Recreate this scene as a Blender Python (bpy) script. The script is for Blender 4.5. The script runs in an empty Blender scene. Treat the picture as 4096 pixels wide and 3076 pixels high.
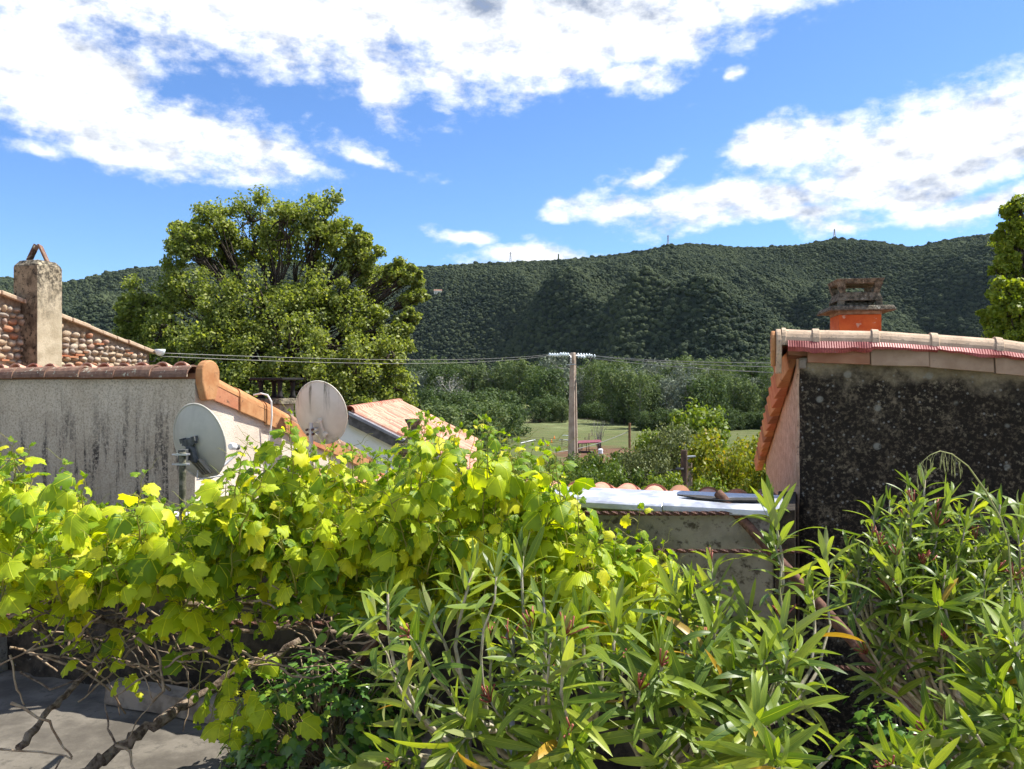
import bpy, math, random
import numpy as np
from mathutils import Vector, Matrix, noise as mnoise

random.seed(7)
rng = np.random.default_rng(7)
scene = bpy.context.scene
COL = scene.collection
R = math.radians

# ------------------------------------------------------------------ camera
F = 788.0                                   # focal length in pixels at 1024 wide
cam_d = bpy.data.cameras.new('camera')
cam_d.sensor_width = 36.0
cam_d.lens = 36.0 * F / 1024.0
cam_d.clip_start = 0.05
cam_d.clip_end = 20000.0
cam = bpy.data.objects.new('camera', cam_d)
COL.objects.link(cam)
cam.location = (0, 0, 0)
cam.rotation_euler = (R(90), 0, 0)
scene.camera = cam

# ------------------------------------------------------------------ sun, sky, exposure
SUN_AZ, SUN_EL = R(73), R(56)               # azimuth measured from the view direction towards the right
SUN = Vector((math.cos(SUN_EL) * math.sin(SUN_AZ), math.cos(SUN_EL) * math.cos(SUN_AZ), math.sin(SUN_EL)))
sun_d = bpy.data.lights.new('sun', 'SUN')
sun_d.energy = 3.3
sun_d.angle = R(0.5)
sun_d.color = (1.0, 0.95, 0.86)
sun = bpy.data.objects.new('sun', sun_d)
COL.objects.link(sun)
sun.rotation_euler = SUN.to_track_quat('Z', 'Y').to_euler()
sun.location = (40, 0, 60)

scene.view_settings.view_transform = 'Standard'
scene.view_settings.look = 'None'
scene.view_settings.exposure = 1.6
scene.view_settings.gamma = 1.0
scene.render.engine = 'CYCLES'
scene.cycles.max_bounces = 6
scene.cycles.diffuse_bounces = 3
scene.cycles.glossy_bounces = 2
scene.cycles.transparent_max_bounces = 8
scene.cycles.transmission_bounces = 4
scene.cycles.use_denoising = True
scene.cycles.use_adaptive_sampling = True
scene.cycles.adaptive_threshold = 0.02


class NT:
    """small helper that chains shader nodes"""
    def __init__(self, tree):
        self.t = tree
        self.n = tree.nodes
        self.l = tree.links

    def node(self, kind, **kw):
        nd = self.n.new(kind)
        for k, v in kw.items():
            setattr(nd, k, v)
        return nd

    def link(self, a, b):
        self.l.new(a, b)

    def put(self, sock, v):
        if isinstance(v, bpy.types.NodeSocket):
            self.l.new(v, sock)
        else:
            sock.default_value = v

    def m(self, op, a, b=0.0, c=0.0, clamp=False):
        nd = self.node('ShaderNodeMath', operation=op, use_clamp=clamp)
        self.put(nd.inputs[0], a)
        self.put(nd.inputs[1], b)
        if op in ('MULTIPLY_ADD', 'SMOOTH_MIN', 'SMOOTH_MAX'):
            self.put(nd.inputs[2], c)
        return nd.outputs[0]

    def ss(self, x, lo, hi, a=0.0, b=1.0):
        nd = self.node('ShaderNodeMapRange', interpolation_type='SMOOTHSTEP')
        self.put(nd.inputs[0], x)
        nd.inputs[1].default_value = lo
        nd.inputs[2].default_value = hi
        nd.inputs[3].default_value = a
        nd.inputs[4].default_value = b
        return nd.outputs[0]

    def sep(self, v):
        nd = self.node('ShaderNodeSeparateXYZ')
        self.link(v, nd.inputs[0])
        return nd.outputs[0], nd.outputs[1], nd.outputs[2]

    def comb(self, x, y, z):
        nd = self.node('ShaderNodeCombineXYZ')
        self.put(nd.inputs[0], x)
        self.put(nd.inputs[1], y)
        self.put(nd.inputs[2], z)
        return nd.outputs[0]

    def noise(self, vec, scale, detail=6.0, rough=0.55, dist=0.0):
        nd = self.node('ShaderNodeTexNoise')
        if vec is not None:
            self.link(vec, nd.inputs['Vector'])
        nd.inputs['Scale'].default_value = scale
        nd.inputs['Detail'].default_value = detail
        nd.inputs['Roughness'].default_value = rough
        nd.inputs['Distortion'].default_value = dist
        return nd.outputs[0]

    def mapping(self, vec, scale=(1, 1, 1), loc=(0, 0, 0), rot=(0, 0, 0)):
        nd = self.node('ShaderNodeMapping')
        self.link(vec, nd.inputs[0])
        nd.inputs['Location'].default_value = loc
        nd.inputs['Rotation'].default_value = rot
        nd.inputs['Scale'].default_value = scale
        return nd.outputs[0]

    def mix(self, fac, a, b, blend='MIX'):
        nd = self.node('ShaderNodeMix', data_type='RGBA', blend_type=blend)
        self.put(nd.inputs[0], fac)
        for sock, v in ((nd.inputs[6], a), (nd.inputs[7], b)):
            if isinstance(v, bpy.types.NodeSocket):
                self.l.new(v, sock)
            else:
                sock.default_value = (v[0], v[1], v[2], 1.0)
        return nd.outputs[2]

    def ramp(self, fac, stops):
        nd = self.node('ShaderNodeValToRGB')
        self.put(nd.inputs[0], fac)
        el = nd.color_ramp.elements
        while len(el) < len(stops):
            el.new(0.5)
        for e, (p, c) in zip(el, stops):
            e.position = p
            e.color = (c[0], c[1], c[2], 1.0)
        return nd.outputs[0]


def build_world():
    w = bpy.data.worlds.new('World')
    scene.world = w
    w.use_nodes = True
    w.node_tree.nodes.clear()
    n = NT(w.node_tree)
    out = n.node('ShaderNodeOutputWorld')
    sky = n.node('ShaderNodeTexSky', sky_type='NISHITA')
    sky.sun_disc = False
    sky.sun_elevation = SUN_EL
    sky.sun_rotation = SUN_AZ
    sky.altitude = 200
    sky.air_density = 1.0
    sky.dust_density = 0.35
    sky.ozone_density = 3.0
    tc = n.node('ShaderNodeTexCoord')
    d = tc.outputs['Generated']
    x, y, z = n.sep(d)
    az = n.m('MULTIPLY', n.m('ARCTAN2', x, y), F)
    hl = n.m('SQRT', n.m('ADD', n.m('MULTIPLY', x, x), n.m('MULTIPLY', y, y)))
    el = n.m('MULTIPLY', n.m('ARCTAN2', z, hl), F)
    # warp the cloud field so that its edges billow
    p0 = n.mapping(d, scale=(1, 1, 1.9))
    w1 = n.noise(p0, 5.0, 4, 0.55)
    w2 = n.noise(n.mapping(p0, loc=(7.3, 2.1, 4.4)), 5.0, 4, 0.55)
    azw = n.m('MULTIPLY_ADD', n.m('SUBTRACT', w1, 0.5), 190.0, az)
    elw = n.m('MULTIPLY_ADD', n.m('SUBTRACT', w2, 0.5), 80.0, el)

    def ell(px, py, rx, ry, ang, wgt, warp=True):
        u, v = (px - 512) / F, (384.5 - py) / F
        ca = math.atan(u) * F
        ce = math.atan(v / math.sqrt(1 + u * u)) * F
        dx = n.m('SUBTRACT', azw if warp else az, ca)
        dy = n.m('SUBTRACT', elw if warp else el, ce)
        c, s = math.cos(R(ang)), math.sin(R(ang))
        a = n.m('MULTIPLY', n.m('ADD', n.m('MULTIPLY', dx, c), n.m('MULTIPLY', dy, s)), 1.0 / rx)
        b = n.m('MULTIPLY', n.m('SUBTRACT', n.m('MULTIPLY', dy, c), n.m('MULTIPLY', dx, s)), 1.0 / ry)
        q = n.m('ADD', n.m('MULTIPLY', a, a), n.m('MULTIPLY', b, b))
        return n.m('MULTIPLY', n.m('SUBTRACT', 1.0, n.m('MINIMUM', n.m('SQRT', q), 2.0)), wgt)

    blobs = [(300, 0, 440, 76, 0, 1.05), (560, 28, 240, 72, 4, 1.05), (770, -25, 130, 45, 10, .9), (100, 112, 190, 36, -8, 1.0),
             (15, 55, 110, 60, 0, .9), (392, 88, 44, 34, 0, .8), (640, 82, 70, 16, 5, .75), (925, 150, 165, 54, 7, 1.15), (800, 135, 62, 26, 10, .9),
             (735, 200, 130, 30, 3, .95), (1010, 125, 125, 56, 10, 1.1), (800, 216, 90, 16, 0, .7), (655, 172, 34, 15, 28, .7), (975, 210, 120, 18, 0, .85),
             (460, 231, 40, 11, 0, .7), (525, 252, 85, 13, 0, .85), (355, 152, 70, 13, -8, .55), (40, 146, 40, 12, 0, .5),
             (245, 132, 70, 22, -20, .7), (655, 205, 100, 15, 3, .75), (840, 222, 70, 10, 0, .45), (575, 221, 30, 7, 0, .45), (750, 76, 16, 7, -20, .6)]
    cov = None
    for b in blobs:
        e = ell(*b)
        cov = e if cov is None else n.m('MAXIMUM', cov, e)
    # the same broken cloud goes on outside the frame
    lown = n.noise(n.mapping(d, scale=(1, 1, 2.2), loc=(3.1, 0.4, 1.7)), 2.2, 4, 0.5)
    outside = n.m('MAXIMUM', n.ss(n.m('ABSOLUTE', az), 480, 640), n.ss(el, 330, 420))
    gen = n.m('SUBTRACT', n.m('MULTIPLY', n.m('SUBTRACT', lown, 0.47), 5.0), n.m('MULTIPLY', n.m('SUBTRACT', 1.0, outside), 3.0))
    cov = n.m('MAXIMUM', cov, n.m('MINIMUM', gen, 0.9))
    fb = n.noise(n.mapping(d, scale=(1, 1, 1.8)), 16.0, 9, 0.62)
    fb2 = n.noise(n.mapping(d, scale=(1, 1, 1.8), loc=(-0.012, 0, -0.022)), 16.0, 5, 0.6)
    fine = n.noise(n.mapping(d, scale=(1, 1, 1.5), loc=(1.2, 3, 5)), 45.0, 8, 0.65)
    raw = n.m('ADD', n.m('MULTIPLY', cov, 1.25), n.m('ADD', n.m('MULTIPLY', n.m('SUBTRACT', fb, 0.5), 1.9), n.m('MULTIPLY', n.m('SUBTRACT', fine, 0.5), 0.7)))
    dens = n.ss(raw, -0.06, 0.78)
    # cloud tone: bright rims, grey thick bases
    gray = n.m('MAXIMUM', ell(950, 176, 150, 30, 3, 1.0), n.m('MAXIMUM', ell(420, -20, 300, 40, 0, .8), ell(760, 212, 100, 16, 3, .5)))
    soft = n.noise(n.mapping(d, scale=(1, 1, 1.8)), 9.0, 3, 0.5)
    gray = n.m('MULTIPLY', n.ss(gray, -0.25, 0.9), n.ss(soft, 0.30, 0.60))
    relief = n.m('MULTIPLY', n.m('SUBTRACT', fb, fb2), 2.8)
    tone = n.m('SUBTRACT', n.m('ADD', 0.93, relief), n.m('MULTIPLY', gray, 0.78), clamp=True)
    ccol = n.mix(tone, (0.115, 0.14, 0.19), (0.42, 0.43, 0.445))
    # sky colour slightly deepened as the photograph's
    skyc = n.mix(1.0, sky.outputs[0], (0.80, 1.04, 1.36), 'MULTIPLY')
    bg1 = n.node('ShaderNodeBackground')
    n.link(skyc, bg1.inputs[0])
    bg1.inputs[1].default_value = 0.05
    bg2 = n.node('ShaderNodeBackground')
    n.link(ccol, bg2.inputs[0])
    bg2.inputs[1].default_value = 1.0
    mx = n.node('ShaderNodeMixShader')
    n.link(dens, mx.inputs[0])
    n.link(bg1.outputs[0], mx.inputs[1])
    n.link(bg2.outputs[0], mx.inputs[2])
    n.link(mx.outputs[0], out.inputs[0])
    w.cycles.sampling_method = 'MANUAL'
    w.cycles.sample_map_resolution = 512


build_world()

# ------------------------------------------------------------------ helpers


def P(x, y, Y):
    """point at depth Y (metres) whose picture position was read off as (x, y)"""
    return Vector(((x - 512.0) / F * Y, Y, (384.5 - y) / F * Y))


WORLD = {}


def reg(o, M):
    WORLD[o.name] = M


def tag(o, label=None, cat=None, group=None, kind=None):
    if label:
        o['label'] = label
    if cat:
        o['category'] = cat
    if group:
        o['group'] = group
    if kind:
        o['kind'] = kind
    return o


def thing(name, loc, label, cat, group=None):
    o = bpy.data.objects.new(name, None)
    COL.objects.link(o)
    o.location = loc
    o.empty_display_size = 0.2
    reg(o, Matrix.Translation(Vector(loc)))
    return tag(o, label, cat, group)


def link_obj(name, me, M=None, parent=None):
    """an object with world matrix M (identity by default) under parent"""
    o = bpy.data.objects.new(name, me)
    COL.objects.link(o)
    M = Matrix.Identity(4) if M is None else M
    if parent is not None:
        o.parent = parent
        o.matrix_local = WORLD[parent.name].inverted() @ M
    else:
        o.matrix_world = M
    reg(o, M)
    return o


def np_mesh(name, verts, faces, mats=(), uv=None, rnd=None, smooth=False, fmat=None):
    """verts (N,3); faces a (K,m) array or list of index tuples"""
    me = bpy.data.meshes.new(name)
    verts = np.asarray(verts, dtype=np.float32)
    if isinstance(faces, np.ndarray):
        k, mm = faces.shape
        me.vertices.add(len(verts))
        me.vertices.foreach_set('co', verts.ravel())
        me.loops.add(k * mm)
        me.loops.foreach_set('vertex_index', faces.astype(np.int32).ravel())
        me.polygons.add(k)
        me.polygons.foreach_set('loop_start', np.arange(0, k * mm, mm, dtype=np.int32))
        me.update(calc_edges=True)
    else:
        me.from_pydata([tuple(map(float, v)) for v in verts], [], faces)
        me.update()
    for m in mats:
        me.materials.append(m)
    if uv is not None:
        lay = me.uv_layers.new(name='uv')
        li = np.empty(len(me.loops), dtype=np.int32)
        me.loops.foreach_get('vertex_index', li)
        lay.data.foreach_set('uv', np.asarray(uv, dtype=np.float32)[li].ravel())
    if rnd is not None:
        at = me.attributes.new('rnd', 'FLOAT', 'POINT')
        at.data.foreach_set('value', np.asarray(rnd, dtype=np.float32))
    if fmat is not None:
        me.polygons.foreach_set('material_index', np.asarray(fmat, dtype=np.int32))
    if smooth:
        me.polygons.foreach_set('use_smooth', np.ones(len(me.polygons), dtype=bool))
    return me


class MB:
    """mesh builder in world coordinates"""
    def __init__(self):
        self.v = []
        self.f = []
        self.fm = []
        self.mi = 0

    def add(self, verts, faces):
        b = len(self.v)
        self.v += [tuple(p) for p in verts]
        self.f += [tuple(i + b for i in fc) for fc in faces]
        self.fm += [self.mi] * len(faces)
        return self

    def hexa(self, c8):
        """8 corners: bottom 4 counter-clockwise, then top 4"""
        return self.add(c8, [(3, 2, 1, 0), (4, 5, 6, 7), (0, 1, 5, 4), (1, 2, 6, 5), (2, 3, 7, 6), (3, 0, 4, 7)])

    def box(self, o, a, b, c):
        """box from corner o with edge vectors a, b, c"""
        o, a, b, c = Vector(o), Vector(a), Vector(b), Vector(c)
        return self.hexa([o, o + a, o + a + b, o + b, o + c, o + a + c, o + a + b + c, o + b + c])

    def cbox(self, cen, a, b, c):
        cen, a, b, c = Vector(cen), Vector(a), Vector(b), Vector(c)
        return self.box(cen - a / 2 - b / 2 - c / 2, a, b, c)

    def prism(self, outline, ext):
        """outline: list of Vectors (planar), extruded along ext"""
        n = len(outline)
        ext = Vector(ext)
        vs = [Vector(p) for p in outline] + [Vector(p) + ext for p in outline]
        fs = [tuple(reversed(range(n))), tuple(range(n, 2 * n))]
        fs += [(i, (i + 1) % n, n + (i + 1) % n, n + i) for i in range(n)]
        return self.add(vs, fs)

    def tube(self, pts, radii, n=6, cap=True, twist=0.0):
        pts = [Vector(p) for p in pts]
        m = len(pts)
        if not hasattr(radii, '__len__'):
            radii = [radii] * m
        tan = []
        for i in range(m):
            t = pts[min(i + 1, m - 1)] - pts[max(i - 1, 0)]
            tan.append(t.normalized() if t.length > 1e-9 else Vector((0, 0, 1)))
        ref = Vector((0, 0, 1)) if abs(tan[0].z) < 0.9 else Vector((1, 0, 0))
        u = tan[0].cross(ref).normalized()
        vs = []
        for i in range(m):
            u = (u - tan[i] * u.dot(tan[i]))
            u = u.normalized() if u.length > 1e-6 else tan[i].orthogonal().normalized()
            w = tan[i].cross(u)
            for k in range(n):
                a = 2 * math.pi * k / n + twist * i
                vs.append(pts[i] + (u * math.cos(a) + w * math.sin(a)) * radii[i])
        fs = []
        for i in range(m - 1):
            for k in range(n):
                k2 = (k + 1) % n
                fs.append((i * n + k, i * n + k2, (i + 1) * n + k2, (i + 1) * n + k))
        if cap:
            fs.append(tuple(reversed(range(n))))
            fs.append(tuple((m - 1) * n + k for k in range(n)))
        return self.add(vs, fs)

    def lathe(self, base, prof, n=20, axis=Vector((0, 0, 1))):
        """prof: list of (radius, height)"""
        axis = Vector(axis).normalized()
        u = axis.orthogonal().normalized()
        w = axis.cross(u)
        base = Vector(base)
        vs = []
        for r, h in prof:
            for k in range(n):
                a = 2 * math.pi * k / n
                vs.append(base + axis * h + (u * math.cos(a) + w * math.sin(a)) * r)
        fs = []
        for i in range(len(prof) - 1):
            for k in range(n):
                k2 = (k + 1) % n
                fs.append((i * n + k, i * n + k2, (i + 1) * n + k2, (i + 1) * n + k))
        fs.append(tuple(reversed(range(n))))
        fs.append(tuple((len(prof) - 1) * n + k for k in range(n)))
        return self.add(vs, fs)

    def mesh(self, name, mats, smooth=False):
        if not isinstance(mats, (list, tuple)):
            mats = [mats]
        me = np_mesh(name, self.v, self.f, mats, smooth=smooth, fmat=self.fm)
        return me

    def build(self, name, mats, parent=None, smooth=False, angle=None, bevel=0.0):
        me = self.mesh(name, mats, smooth)
        o = link_obj(name, me, None, parent)
        if smooth and angle is not None:
            me.set_sharp_from_angle(angle=R(angle))
        if bevel:
            bv = o.modifiers.new('bevel', 'BEVEL')
            bv.width = bevel
            bv.segments = 2
            bv.limit_method = 'ANGLE'
            bv.angle_limit = R(40)
        return o


def fbm3(p, octs=4):
    return mnoise.fractal(Vector(p), 0.9, 2.0, octs, noise_basis='PERLIN_ORIGINAL')


def ico(sub):
    t = (1 + 5 ** 0.5) / 2
    v = [Vector(p).normalized() for p in [(-1, t, 0), (1, t, 0), (-1, -t, 0), (1, -t, 0), (0, -1, t), (0, 1, t), (0, -1, -t), (0, 1, -t), (t, 0, -1), (t, 0, 1), (-t, 0, -1), (-t, 0, 1)]]
    f = [(0, 11, 5), (0, 5, 1), (0, 1, 7), (0, 7, 10), (0, 10, 11), (1, 5, 9), (5, 11, 4), (11, 10, 2), (10, 7, 6), (7, 1, 8), (3, 9, 4), (3, 4, 2), (3, 2, 6), (3, 6, 8), (3, 8, 9), (4, 9, 5), (2, 4, 11), (6, 2, 10), (8, 6, 7), (9, 8, 1)]
    for _ in range(sub):
        cache = {}
        nf = []

        def mid(a, b):
            k = (min(a, b), max(a, b))
            if k not in cache:
                v.append(((v[a] + v[b]) / 2).normalized())
                cache[k] = len(v) - 1
            return cache[k]
        for a, b, c in f:
            ab, bc, ca = mid(a, b), mid(b, c), mid(c, a)
            nf += [(a, ab, ca), (b, bc, ab), (c, ca, bc), (ab, bc, ca)]
        f = nf
    return v, f


def frame(origin, xa, ya, za, s=1.0):
    xa, ya, za = Vector(xa) * s, Vector(ya) * s, Vector(za) * s
    o = Vector(origin)
    return Matrix(((xa.x, ya.x, za.x, o.x), (xa.y, ya.y, za.y, o.y), (xa.z, ya.z, za.z, o.z), (0, 0, 0, 1)))


# ------------------------------------------------------------------ materials


def new_mat(name):
    m = bpy.data.materials.new(name)
    m.use_nodes = True
    nt = m.node_tree
    nt.nodes.clear()
    n = NT(nt)
    out = n.node('ShaderNodeOutputMaterial')
    bs = n.node('ShaderNodeBsdfPrincipled')
    n.link(bs.outputs[0], out.inputs[0])
    bs.inputs['Specular IOR Level'].default_value = 0.3
    return m, n, bs, out


def objvec(n, rand=False):
    tc = n.node('ShaderNodeTexCoord')
    v = tc.outputs['Object']
    if rand:
        oi = n.node('ShaderNodeObjectInfo')
        c = n.comb(n.m('MULTIPLY', oi.outputs['Random'], 37.0), n.m('MULTIPLY', oi.outputs['Random'], 91.0), 0.0)
        ad = n.node('ShaderNodeVectorMath', operation='ADD')
        n.link(v, ad.inputs[0])
        n.link(c, ad.inputs[1])
        v = ad.outputs[0]
        return v, oi.outputs['Random']
    return v, None


def bump(n, bs, h, strength=0.4, dist=0.02):
    b = n.node('ShaderNodeBump')
    b.inputs['Strength'].default_value = strength
    b.inputs['Distance'].default_value = dist
    n.link(h, b.inputs['Height'])
    n.link(b.outputs[0], bs.inputs['Normal'])


def simple(name, c1, c2, scale=8.0, rough=0.8, bstr=0.3, bdist=0.01, metal=0.0, detail=8, rand=False, rspread=None, spots=None, lo=0.35, hi=0.65):
    m, n, bs, out = new_mat(name)
    v, rnd = objvec(n, rand)
    nz = n.noise(v, scale, detail, 0.6)
    col = n.mix(n.ss(nz, lo, hi), c1, c2)
    if rspread is not None and rnd is not None:
        col = n.mix(rnd, col, n.mix(0.75, col, rspread))
        col = n.mix(n.ss(rnd, .82, .86), col, n.mix(0.55, col, (c1[0] * .3, c1[1] * .3, c1[2] * .3)))
    if spots is not None:
        sc, sp, a, b = spots
        nz2 = n.noise(v, sc, 6, 0.7)
        col = n.mix(n.ss(nz2, a, b), col, sp)
    n.link(col, bs.inputs['Base Color'])
    bs.inputs['Roughness'].default_value = rough
    bs.inputs['Metallic'].default_value = metal
    if bstr:
        bump(n, bs, n.noise(v, scale * 3, 8, 0.65), bstr, bdist)
    return m


def leaf_mat(name, ca, cb, cy, trans=0.45, rough=0.45, veins=None, tcol=None, spec=0.35, yfrac=0.8, back=None):
    """leaf with light passing through; rnd attribute plus object random vary the colour"""
    m, n, bs, out = new_mat(name)
    at = n.node('ShaderNodeAttribute', attribute_name='rnd')
    oi = n.node('ShaderNodeObjectInfo')
    r = n.m('FRACT', n.m('ADD', at.outputs['Fac'], oi.outputs['Random']))
    col = n.mix(n.ss(r, 0.1, 0.75), ca, cb)
    col = n.mix(n.ss(r, yfrac, 1.0), col, cy)
    if veins:
        tc = n.node('ShaderNodeTexCoord')
        mo = n.noise(tc.outputs['UV'], 3.5 if veins == 'palm' else 7.0, 5, 0.65)
        col = n.mix(n.ss(mo, 0.45, 0.75, 0, .45), col, (ca[0] * .6, ca[1] * .62, ca[2] * .6))
        col = n.mix(n.m('MULTIPLY', n.ss(n.noise(tc.outputs['UV'], 9.0, 3, 0.6), 0.68, 0.74), n.ss(r, .55, .7, 0, .8)), col, (0.30, 0.20, 0.05))
        u, v, _ = n.sep(tc.outputs['UV'])
        au = n.m('ABSOLUTE', u)
        if veins == 'mid':
            d = au
            wv = 0.035
        else:
            d = au
            for ang in (58, 112):
                c, s = math.cos(R(ang)), math.sin(R(ang))
                along = n.m('ADD', n.m('MULTIPLY', au, s), n.m('MULTIPLY', v, c))
                dd = n.m('ABSOLUTE', n.m('SUBTRACT', n.m('MULTIPLY', au, c), n.m('MULTIPLY', v, s)))
                dd = n.m('ADD', dd, n.m('MULTIPLY', n.m('LESS_THAN', along, 0.0), 1.0))
                d = n.m('MINIMUM', d, dd)
            # side veins
            ph = n.m('ADD', n.m('MULTIPLY', v, 1.0), n.m('MULTIPLY', au, -0.7))
            sv = n.m('ABSOLUTE', n.m('SINE', n.m('MULTIPLY', ph, 42.0)))
            wv = 0.022
        vm = n.ss(d, wv * 0.35, wv, 1.0, 0.0)
        col = n.mix(n.m('MULTIPLY', vm, 0.55), col, (min(1, cb[0] * 1.9 + .05), min(1, cb[1] * 1.6 + .05), cb[2] * 1.8 + .02))
        b = n.node('ShaderNodeBump')
        b.inputs['Strength'].default_value = 0.5
        b.inputs['Distance'].default_value = 0.01
        h = n.m('SUBTRACT', 0.0, vm)
        if veins != 'mid':
            h = n.m('ADD', h, n.m('MULTIPLY', sv, 0.12))
        n.link(h, b.inputs['Height'])
        n.link(b.outputs[0], bs.inputs['Normal'])
    if back is not None:
        g = n.node('ShaderNodeNewGeometry')
        col2 = n.mix(g.outputs['Backfacing'], col, back)
    else:
        col2 = col
    n.link(col2, bs.inputs['Base Color'])
    bs.inputs['Roughness'].default_value = rough
    bs.inputs['Specular IOR Level'].default_value = spec
    tr = n.node('ShaderNodeBsdfTranslucent')
    tint = tcol if tcol else (1.5, 1.5, 0.5)
    n.link(n.mix(1.0, col, tint, 'MULTIPLY'), tr.inputs[0])
    mx = n.node('ShaderNodeMixShader')
    mx.inputs[0].default_value = trans
    n.link(bs.outputs[0], mx.inputs[1])
    n.link(tr.outputs[0], mx.inputs[2])
    n.link(mx.outputs[0], out.inputs[0])
    return m


M = {}
M['vine_leaf'] = leaf_mat('vine_leaf', (0.15, 0.26, 0.014), (0.43, 0.53, 0.022), (0.62, 0.62, 0.035), 0.46, 0.45, 'palm', (1.8, 1.6, 0.35), 0.3)
M['oleander_leaf'] = leaf_mat('oleander_leaf', (0.075, 0.135, 0.018), (0.19, 0.265, 0.030), (0.36, 0.42, 0.05), 0.36, 0.42, 'mid', (1.8, 1.7, 0.4), 0.35, 0.82, back=(0.27, 0.30, 0.12))
M['ivy_leaf'] = leaf_mat('ivy_leaf', (0.06, 0.15, 0.025), (0.15, 0.28, 0.04), (0.28, 0.38, 0.04), 0.32, 0.3, None, None, 0.6)
M['creeper_leaf'] = leaf_mat('creeper_leaf', (0.10, 0.19, 0.02), (0.17, 0.28, 0.03), (0.26, 0.33, 0.03), 0.4, 0.4, None, (1.5, 1.5, 0.5))
M['plane_leaf'] = leaf_mat('plane_leaf', (0.125, 0.160, 0.036), (0.235, 0.275, 0.065), (0.40, 0.42, 0.12), 0.45, 0.5, None, (1.4, 1.45, 0.5), 0.3, 0.72)
M['plane_leaf_bright'] = leaf_mat('plane_leaf_bright', (0.15, 0.20, 0.025), (0.26, 0.31, 0.04), (0.38, 0.39, 0.05), 0.45, 0.5, None, (1.5, 1.5, 0.4), 0.3, 0.8)
M['belt_dark'] = leaf_mat('belt_dark', (0.048, 0.078, 0.030), (0.085, 0.122, 0.046), (0.125, 0.16, 0.070), 0.3, 0.7, None, (1.2, 1.3, 0.6), 0.1)
M['belt_mid'] = leaf_mat('belt_mid', (0.078, 0.112, 0.046), (0.125, 0.162, 0.066), (0.175, 0.205, 0.09), 0.3, 0.7, None, (1.2, 1.3, 0.6), 0.1)
M['belt_grey'] = leaf_mat('belt_grey', (0.11, 0.135, 0.095), (0.17, 0.20, 0.15), (0.25, 0.28, 0.225), 0.25, 0.7, None, (1.1, 1.1, 0.9), 0.1)
M['belt_pale'] = leaf_mat('belt_pale', (0.14, 0.15, 0.12), (0.22, 0.22, 0.18), (0.28, 0.27, 0.22), 0.1, 0.8, None, (1.0, 1.0, 0.9), 0.1)
M['bright_leaf'] = leaf_mat('bright_leaf', (0.09, 0.145, 0.018), (0.16, 0.22, 0.024), (0.26, 0.29, 0.03), 0.35, 0.5, None, (1.4, 1.4, 0.4), 0.3)
M['gold_leaf'] = leaf_mat('gold_leaf', (0.13, 0.17, 0.014), (0.22, 0.25, 0.02), (0.34, 0.25, 0.03), 0.4, 0.5, None, (1.4, 1.3, 0.35), 0.3)
M['fruit_leaf'] = leaf_mat('fruit_leaf', (0.048, 0.09, 0.014), (0.10, 0.155, 0.024), (0.17, 0.21, 0.038), 0.34, 0.5, None, (1.4, 1.4, 0.4), 0.3)
M['olive_leaf'] = leaf_mat('olive_leaf', (0.09, 0.115, 0.04), (0.15, 0.175, 0.07), (0.21, 0.23, 0.10), 0.25, 0.6, None, (1.2, 1.2, 0.7), 0.2)
M['bark'] = simple('bark', (0.030, 0.022, 0.016), (0.075, 0.058, 0.043), 14, 0.9, 0.6, 0.02)
M['bark_pale'] = simple('bark_pale', (0.16, 0.15, 0.13), (0.30, 0.28, 0.25), 3, 0.9, 0.3)
M['vine_wood'] = simple('vine_wood', (0.07, 0.045, 0.03), (0.26, 0.20, 0.145), 30, 0.9, 0.8, 0.01, spots=(14, (0.30, 0.31, 0.24), .62, .7))
M['cane'] = simple('cane', (0.20, 0.13, 0.075), (0.36, 0.28, 0.19), 18, 0.75, 0.4, 0.005)
M['green_shoot'] = simple('green_shoot', (0.17, 0.20, 0.03), (0.27, 0.24, 0.05), 12, 0.5, 0.1)
M['oleander_stem'] = simple('oleander_stem', (0.22, 0.19, 0.12), (0.40, 0.36, 0.28), 22, 0.75, 0.4, 0.004, spots=(9, (0.20, 0.22, 0.07), .52, .66))
M['bud'] = simple('bud', (0.20, 0.035, 0.025), (0.34, 0.11, 0.075), 40, 0.5, 0.1)
M['yellow_leaf'] = leaf_mat('yellow_leaf', (0.36, 0.24, 0.03), (0.45, 0.28, 0.03), (0.36, 0.15, 0.03), 0.35, 0.4, 'mid', (1.1, 1.0, 0.5))


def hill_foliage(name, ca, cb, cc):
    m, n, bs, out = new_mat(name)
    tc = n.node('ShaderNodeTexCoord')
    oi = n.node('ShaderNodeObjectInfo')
    pl = n.noise(oi.outputs['Location'], 0.009, 6, 0.65)  # broad patches by location: species tone plus cloud shadow put into the colour
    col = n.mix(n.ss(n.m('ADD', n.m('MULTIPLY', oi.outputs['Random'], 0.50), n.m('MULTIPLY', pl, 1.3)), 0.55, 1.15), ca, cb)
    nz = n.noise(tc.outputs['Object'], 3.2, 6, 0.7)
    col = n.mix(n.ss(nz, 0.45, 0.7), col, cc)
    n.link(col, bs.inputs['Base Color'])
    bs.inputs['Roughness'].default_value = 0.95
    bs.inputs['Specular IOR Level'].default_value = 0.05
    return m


M['hill_tree'] = hill_foliage('hill_tree', (0.014, 0.024, 0.016), (0.064, 0.080, 0.040), (0.070, 0.086, 0.056))


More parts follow.
